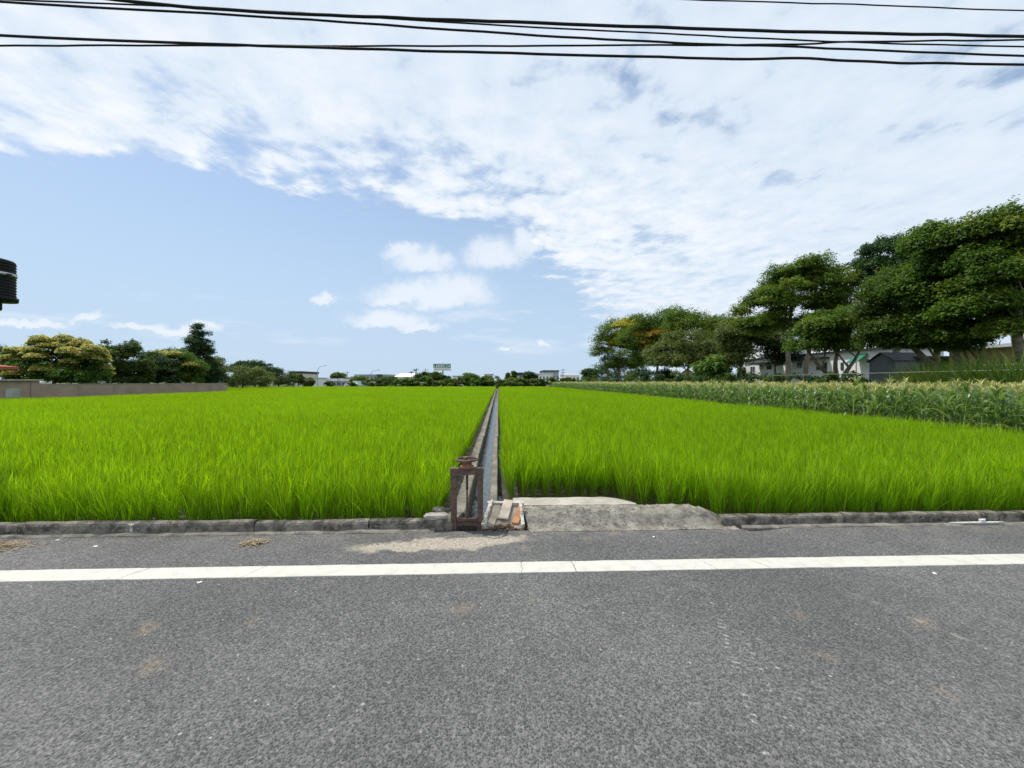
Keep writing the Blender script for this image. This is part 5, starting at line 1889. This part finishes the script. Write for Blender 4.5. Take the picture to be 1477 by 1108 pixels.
far_building('dark_warehouse', 745, 771, 538.5, 150, 16, 'dark_wall', 'dark grey warehouse with flat roof behind the evergreen tree', 'warehouse', 1, 5, 'dark_roof', wmat='grey_wall')
far_building('white_long_hall', 772, 797, 539.5, 170, 18, 'white_wall', 'bright white long hall beyond the far hedge', 'hall', 1, 5, 'sign_white', wfrac=0.35)
far_building('grey_block', 784, 806, 536, 205, 18, 'grey_wall', 'grey multi-storey block behind the bright white hall', 'building', 4, 5, 'dark_roof', 0.4)
far_building('low_white_house', 815, 836, 541.5, 190, 14, 'white_wall', 'low white house with a grey roof beside the utility mast', 'house', 1, 4, 'grey_wall', gable=1.0)

# billboard
Y = 160.0
s = mpp(Y)
p0 = at(637, HYP, Y)
bb = empty('billboard', (p0.x, Y, GZ), 0, 'green and white roadside billboard on a single post above the far hedge', 'billboard')
zb = lambda py: CAMH + (HYP - py) * s - GZ
xb = lambda px_: at(px_, HYP, Y).x - p0.x
MB().tube([(xb(638.5), 0.6, -0.2), (xb(638.5), 0.6, zb(533))], 0.26, 10).build('post', 'dark_steel', bb)
MB().box((xb(625), 0, zb(530.8)), (xb(650), 0.5, zb(525))).build('upper_panel', 'sign_green', bb)
MB().box((xb(625.5), 0, zb(535)), (xb(650.3), 0.45, zb(530.9))).build('lower_panel', 'sign_white', bb)
glyphs = [(626.2, 'L'), (629.2, 'E'), (632.4, 'B'), (635.8, 'B'), (639.4, 'C'), (643.0, 'Z'), (646.6, 'A')]
STR = {'L': [(0, 0, .25, 1), (.25, 0, 1, .22)], 'E': [(0, 0, .25, 1), (.25, 0, 1, .2), (.25, .4, .9, .6), (.25, .8, 1, 1)],
       'B': [(0, 0, .25, 1), (.25, 0, 1, .2), (.25, .4, 1, .6), (.25, .8, 1, 1), (.78, .2, 1, .4), (.78, .6, 1, .8)],
       'C': [(0, 0, .25, 1), (.25, 0, 1, .2), (.25, .8, 1, 1), (.6, .35, 1, .55)], 'Z': [(0, 0, 1, .2), (0, .8, 1, 1), (.2, .2, .5, .5), (.5, .5, .8, .8)],
       'A': [(0, 0, .2, .6), (.8, 0, 1, .6), (.15, .5, .45, .85), (.55, .5, .85, .85), (.35, .8, .65, 1), (.2, .25, .8, .42)]}
gw = (650 - 625) * s / 7 * 0.74
z0_, z1_ = zb(530.2), zb(526)
for (px_, ch) in glyphs:
    m2 = MB()
    for (a, c, d_, e_) in STR[ch]:
        m2.box((xb(px_) + a * gw, -0.05, z0_ + c * (z1_ - z0_)), (xb(px_) + d_ * gw, -0.003, z0_ + e_ * (z1_ - z0_)))
    m2.build('sign_glyph', 'sign_white', bb)
for i in range(9):
    x0 = xb(626.6 + i * 2.5)
    MB().box((x0, -0.03, zb(533.4)), (x0 + 0.5 * s * 2.2, -0.003, zb(532.2))).build('sign_mark', 'sign_mark', bb)


def street_lamp(px_, top_, Y_, label):
    b_ = at(px_, HYP, Y_)
    s_ = mpp(Y_)
    h_ = CAMH + (HYP - top_) * s_ - GZ
    t_ = empty('street_lamp', (b_.x, Y_, GZ), 0, label, 'street lamp')
    MB().tube([(0, 0, -0.2), (0, 0, h_ * 0.72), (0.15, 0, h_ * 0.86), (0.7, 0, h_ * 0.95)], [0.11, 0.08, 0.07, 0.05], 8).build('pole', 'galvanised', t_)
    MB().tube([(0.7, 0, h_ * 0.95), (2.0, 0, h_)], [0.05, 0.05], 6).build('arm', 'galvanised', t_)
    MB().box((1.9, -0.15, h_ - 0.05), (2.6, 0.15, h_ + 0.10), bev=0.03).build('lamp_head', 'galvanised', t_)


street_lamp(458, 528, 112, 'pale street lamp with a curved arm in front of the canopy building')
street_lamp(535, 534, 116, 'pale street lamp in front of the cream apartments')
for i, (px_, top_, Y_, lb) in enumerate(((501, 536, 150, 'thin mast beside the station canopy'), (601, 531, 130, 'thin grey mast beside the taller thin palm'), (614, 532, 130, 'thin grey mast above the rounded trees by the billboard'),
                                       (812, 532, 140, 'utility pole with short cross-arms beside the low white house'))):
    b_ = at(px_, HYP, Y_)
    h_ = CAMH + (HYP - top_) * mpp(Y_) - GZ
    t_ = empty('utility_mast', (b_.x, Y_, GZ), 0, lb, 'mast')
    MB().tube([(0, 0, -0.2), (0, 0, h_)], [0.16, 0.10], 8).build('pole', 'pole_concrete', t_)
    for q in range(2 if i == 3 else 1):
        MB().box((-0.9, -0.16, h_ - 0.5 - q * 0.9), (0.9, -0.105, h_ - 0.38 - q * 0.9)).build('cross_arm', 'dark_steel', t_)


def vehicle(px_, Y_, L, Hh, m_, label, name, cat_, box_=False):
    b_ = at(px_, HYP, Y_)
    t_ = empty(name, (b_.x, Y_, GZ), 0, label, cat_)
    prof = [(-L / 2, 0.35), (L / 2, 0.35), (L / 2, 0.85), (L / 2 - 0.15, 1.0), (L * 0.28, 1.05), (L * 0.16, Hh), (-L * 0.38, Hh), (-L / 2 + 0.05, 1.05), (-L / 2, 0.9)]
    if box_:
        prof = [(-L / 2, 0.4), (L / 2, 0.4), (L / 2, 1.1), (L / 2 - 0.3, Hh * 0.86), (L / 2 - 0.9, Hh * 0.9), (L / 2 - 1.0, Hh), (-L / 2, Hh)]
    m2 = MB()
    n_ = len(prof)
    m2.add([(x_, -0.85, z_) for x_, z_ in prof] + [(x_, 0.85, z_) for x_, z_ in prof], [tuple(range(n_))[::-1], tuple(range(n_, 2 * n_))] + [(i, (i + 1) % n_, n_ + (i + 1) % n_, n_ + i) for i in range(n_)])
    m2.build('body', m_, t_)
    MB().box((-L * 0.05, -0.87, 1.08), (L * 0.15, -0.851, Hh - 0.12)).build('window', 'glass_dark', t_)
    if not box_:
        MB().box((-L * 0.34, -0.87, 1.08), (-L * 0.08, -0.851, Hh - 0.12)).build('window', 'glass_dark', t_)
    for wx in (-L * 0.31, L * 0.31):
        for wy in (-0.78, 0.78):
            MB().lathe([(0.34, -0.1), (0.34, 0.1)], 14, Matrix.Translation((wx, wy, 0.34)) @ Matrix.Rotation(math.pi / 2, 4, 'X')).build('wheel', 'tyre', t_)


vehicle(510, 108, 4.6, 1.5, 'car_white', 'white parked car at the far field edge by the station canopy', 'parked_car', 'car')
vehicle(524, 109, 5.2, 2.0, 'car_green', 'pale green parked van next to the white car at the far field edge', 'parked_van', 'van', True)

# ------------------------------------------------------------------ overhead wires, poles and cable closure
WIRES = [
    ('thick black bundled cable, uppermost of the long overhead wires', 5.72, 0.026, [(-60, -30), (170, 0), (350, 15.5), (551, 25), (738, 31.8), (1088, 44), (1477, 52.6)]),
    ('thin black overhead wire crossing below the thick uppermost bundle', 5.86, 0.014, [(-60, -5), (20, 0), (200, 7), (350, 14), (738, 37.5), (987, 50), (1228, 61), (1477, 67.6)]),
    ('medium black overhead wire dipping through the middle of the bundle', 5.80, 0.019, [(-60, -1), (0, 3), (350, 22.5), (738, 48.6), (978, 62), (1123, 66.6), (1477, 81)]),
    ('kinked black overhead cable, lowest of the wires', 5.76, 0.022, [(-60, 49), (0, 51.6), (290, 63), (501, 70), (738, 76.7), (1058, 85), (1153, 83.9), (1278, 90), (1477, 93.5)]),
    ('black overhead wire rising slightly through the crossing wires', 5.92, 0.016, [(-60, 66), (0, 66), (290, 65.8), (738, 66.4), (1123, 64), (1228, 61), (1477, 57.6)]),
    ('thin single wire strung above all the other cables', 5.98, 0.012, [(-60, -45), (500, -18), (1017, 0), (1288, 8.5), (1477, 15.5)]),
]


def catmull(P, n=8):
    out = []
    for i in range(len(P) - 1):
        p0_, p1_, p2_, p3_ = P[max(i - 1, 0)], P[i], P[i + 1], P[min(i + 2, len(P) - 1)]
        for k_ in range(n):
            t_ = k_ / n
            out.append(0.5 * ((2 * p1_) + (p2_ - p0_) * t_ + (2 * p0_ - 5 * p1_ + 4 * p2_ - p3_) * t_ ** 2 + (3 * p1_ - p0_ - 3 * p2_ + p3_) * t_ ** 3))
    out.append(P[-1])
    return out


POLE_L, POLE_R = -8.25, 27.0
for (lb, Yw, r0, pl) in WIRES:
    P = [at(x_, y_, Yw) for x_, y_ in pl]
    P = [p_ for p_ in P if p_.x > POLE_L + 0.1]
    sl = (P[1].z - P[0].z) / (P[1].x - P[0].x)
    P = [Vector((POLE_L, Yw, P[0].z + sl * (POLE_L - P[0].x)))] + P
    e = P[-1]
    sl = (P[-1].z - P[-2].z) / (P[-1].x - P[-2].x)
    for f in (0.35, 0.7, 1.0):
        x_ = e.x + (POLE_R - e.x) * f
        P.append(Vector((x_, Yw, e.z + (sl * (x_ - e.x)) * 0.6 + 0.25 * f * f)))
    C_ = catmull(P)
    C_ = [c_ + Vector((0, 0.006 * noise.noise((c_.x * 2, Yw * 9, 0)), 0.010 * noise.noise((c_.x * 1.5, Yw * 7, 3)))) for c_ in C_]
    o = MB().tube(C_, r0 * 0.80, 7).build('overhead_wire', 'cable')
    tag(o, lb, 'wire', 'overhead wires along the road')
for (x_, lb) in ((POLE_L, 'concrete utility pole carrying the black cable closure'), (POLE_R, 'concrete utility pole beyond the corn side of the road')):
    t_ = empty('utility_pole', (x_, 5.85, GZ), 0, lb, 'pole')
    MB().tube([(0, 0.16 if x_ < 0 else 0, -0.5), (0, 0.16 if x_ < 0 else 0, 7.7)], [0.16, 0.12], 16).build('shaft', 'pole_concrete', t_)
    MB().box((-0.05, -0.5, 7.1), (0.03, 0.5, 7.2)).build('cross_arm', 'galvanised', t_)
    MB().box((-0.05, -0.4, 6.62), (0.03, 0.4, 6.70)).build('cross_arm', 'galvanised', t_)
t_ = empty('cable_closure', (-6.99, 5.55, 2.62), 0, 'black ribbed cable splice closure with a steel band mounted beside the pole', 'cable closure')
prof = [(0.02, 0.0), (0.235, 0.0), (0.24, 0.03), (0.24, 0.055), (0.215, 0.06)]
z_ = 0.07
while z_ < 0.53:
    prof += [(0.212, z_), (0.220, z_ + 0.008), (0.220, z_ + 0.020), (0.212, z_ + 0.028)]
    z_ += 0.040
prof += [(0.215, z_), (0.20, z_ + 0.018), (0.15, z_ + 0.035), (0.02, z_ + 0.042)]
MB().lathe(prof, 32).build('housing', 'black_plastic', t_)
MB().lathe([(0.222, 0.350), (0.227, 0.352), (0.227, 0.388), (0.222, 0.390)], 32).build('band', 'steel_band', t_)
MB().box((0.222, -0.02, 0.352), (0.262, 0.02, 0.372)).build('band_clasp', 'dark_steel', t_)
for (x0, y0, rr_, ln, mm_) in ((0.10, -0.02, 0.045, 0.10, 'black_plastic'), (0.03, -0.12, 0.04, 0.11, 'galvanised'), (-0.08, -0.08, 0.045, 0.13, 'black_plastic'), (-0.02, 0.08, 0.045, 0.12, 'black_plastic')):
    MB().lathe([(rr_ * 0.8, -ln), (rr_, -ln * 0.8), (rr_, 0.004)], 14, Matrix.Translation((x0, y0, 0))).build('cable_port', mm_, t_)
MB().tube([(-0.08, -0.08, -0.1), (-0.10, -0.08, -0.35), (-0.055, -0.05, -0.60), (-0.075, 0.0, -0.85), (-0.50, 0.25, -1.15), (-1.16, 0.36, -1.5)], 0.03, 8).build('cable', 'cable', t_)
MB().box((-1.16, 0.20, 0.30), (-0.16, 0.27, 0.42)).build('bracket', 'galvanised', t_)
MB().tube([(0.05, 0, 0.59), (-0.05, 0.05, 0.75), (-0.30, 0.15, 0.86), (-1.20, 0.32, 0.86)], 0.012, 6).build('cable', 'cable', t_)


# set the base of hand-placed groups at the things themselves
def rebase(e, loc):
    loc = Vector(loc)
    for ch in e.children:
        ch.location = ch.location + (e.location - loc)
    e.location = loc


rebase(hs, (HX + 2.2, 38.4, GZ))
rebase(cp0, (30.7, 27.0, GZ))
rebase(tb, (32.0, 18.3, GZ))
rebase(rh, (-42.0, 25.7, GZ))
rebase(canal, (-0.25, 42.0, -0.42))
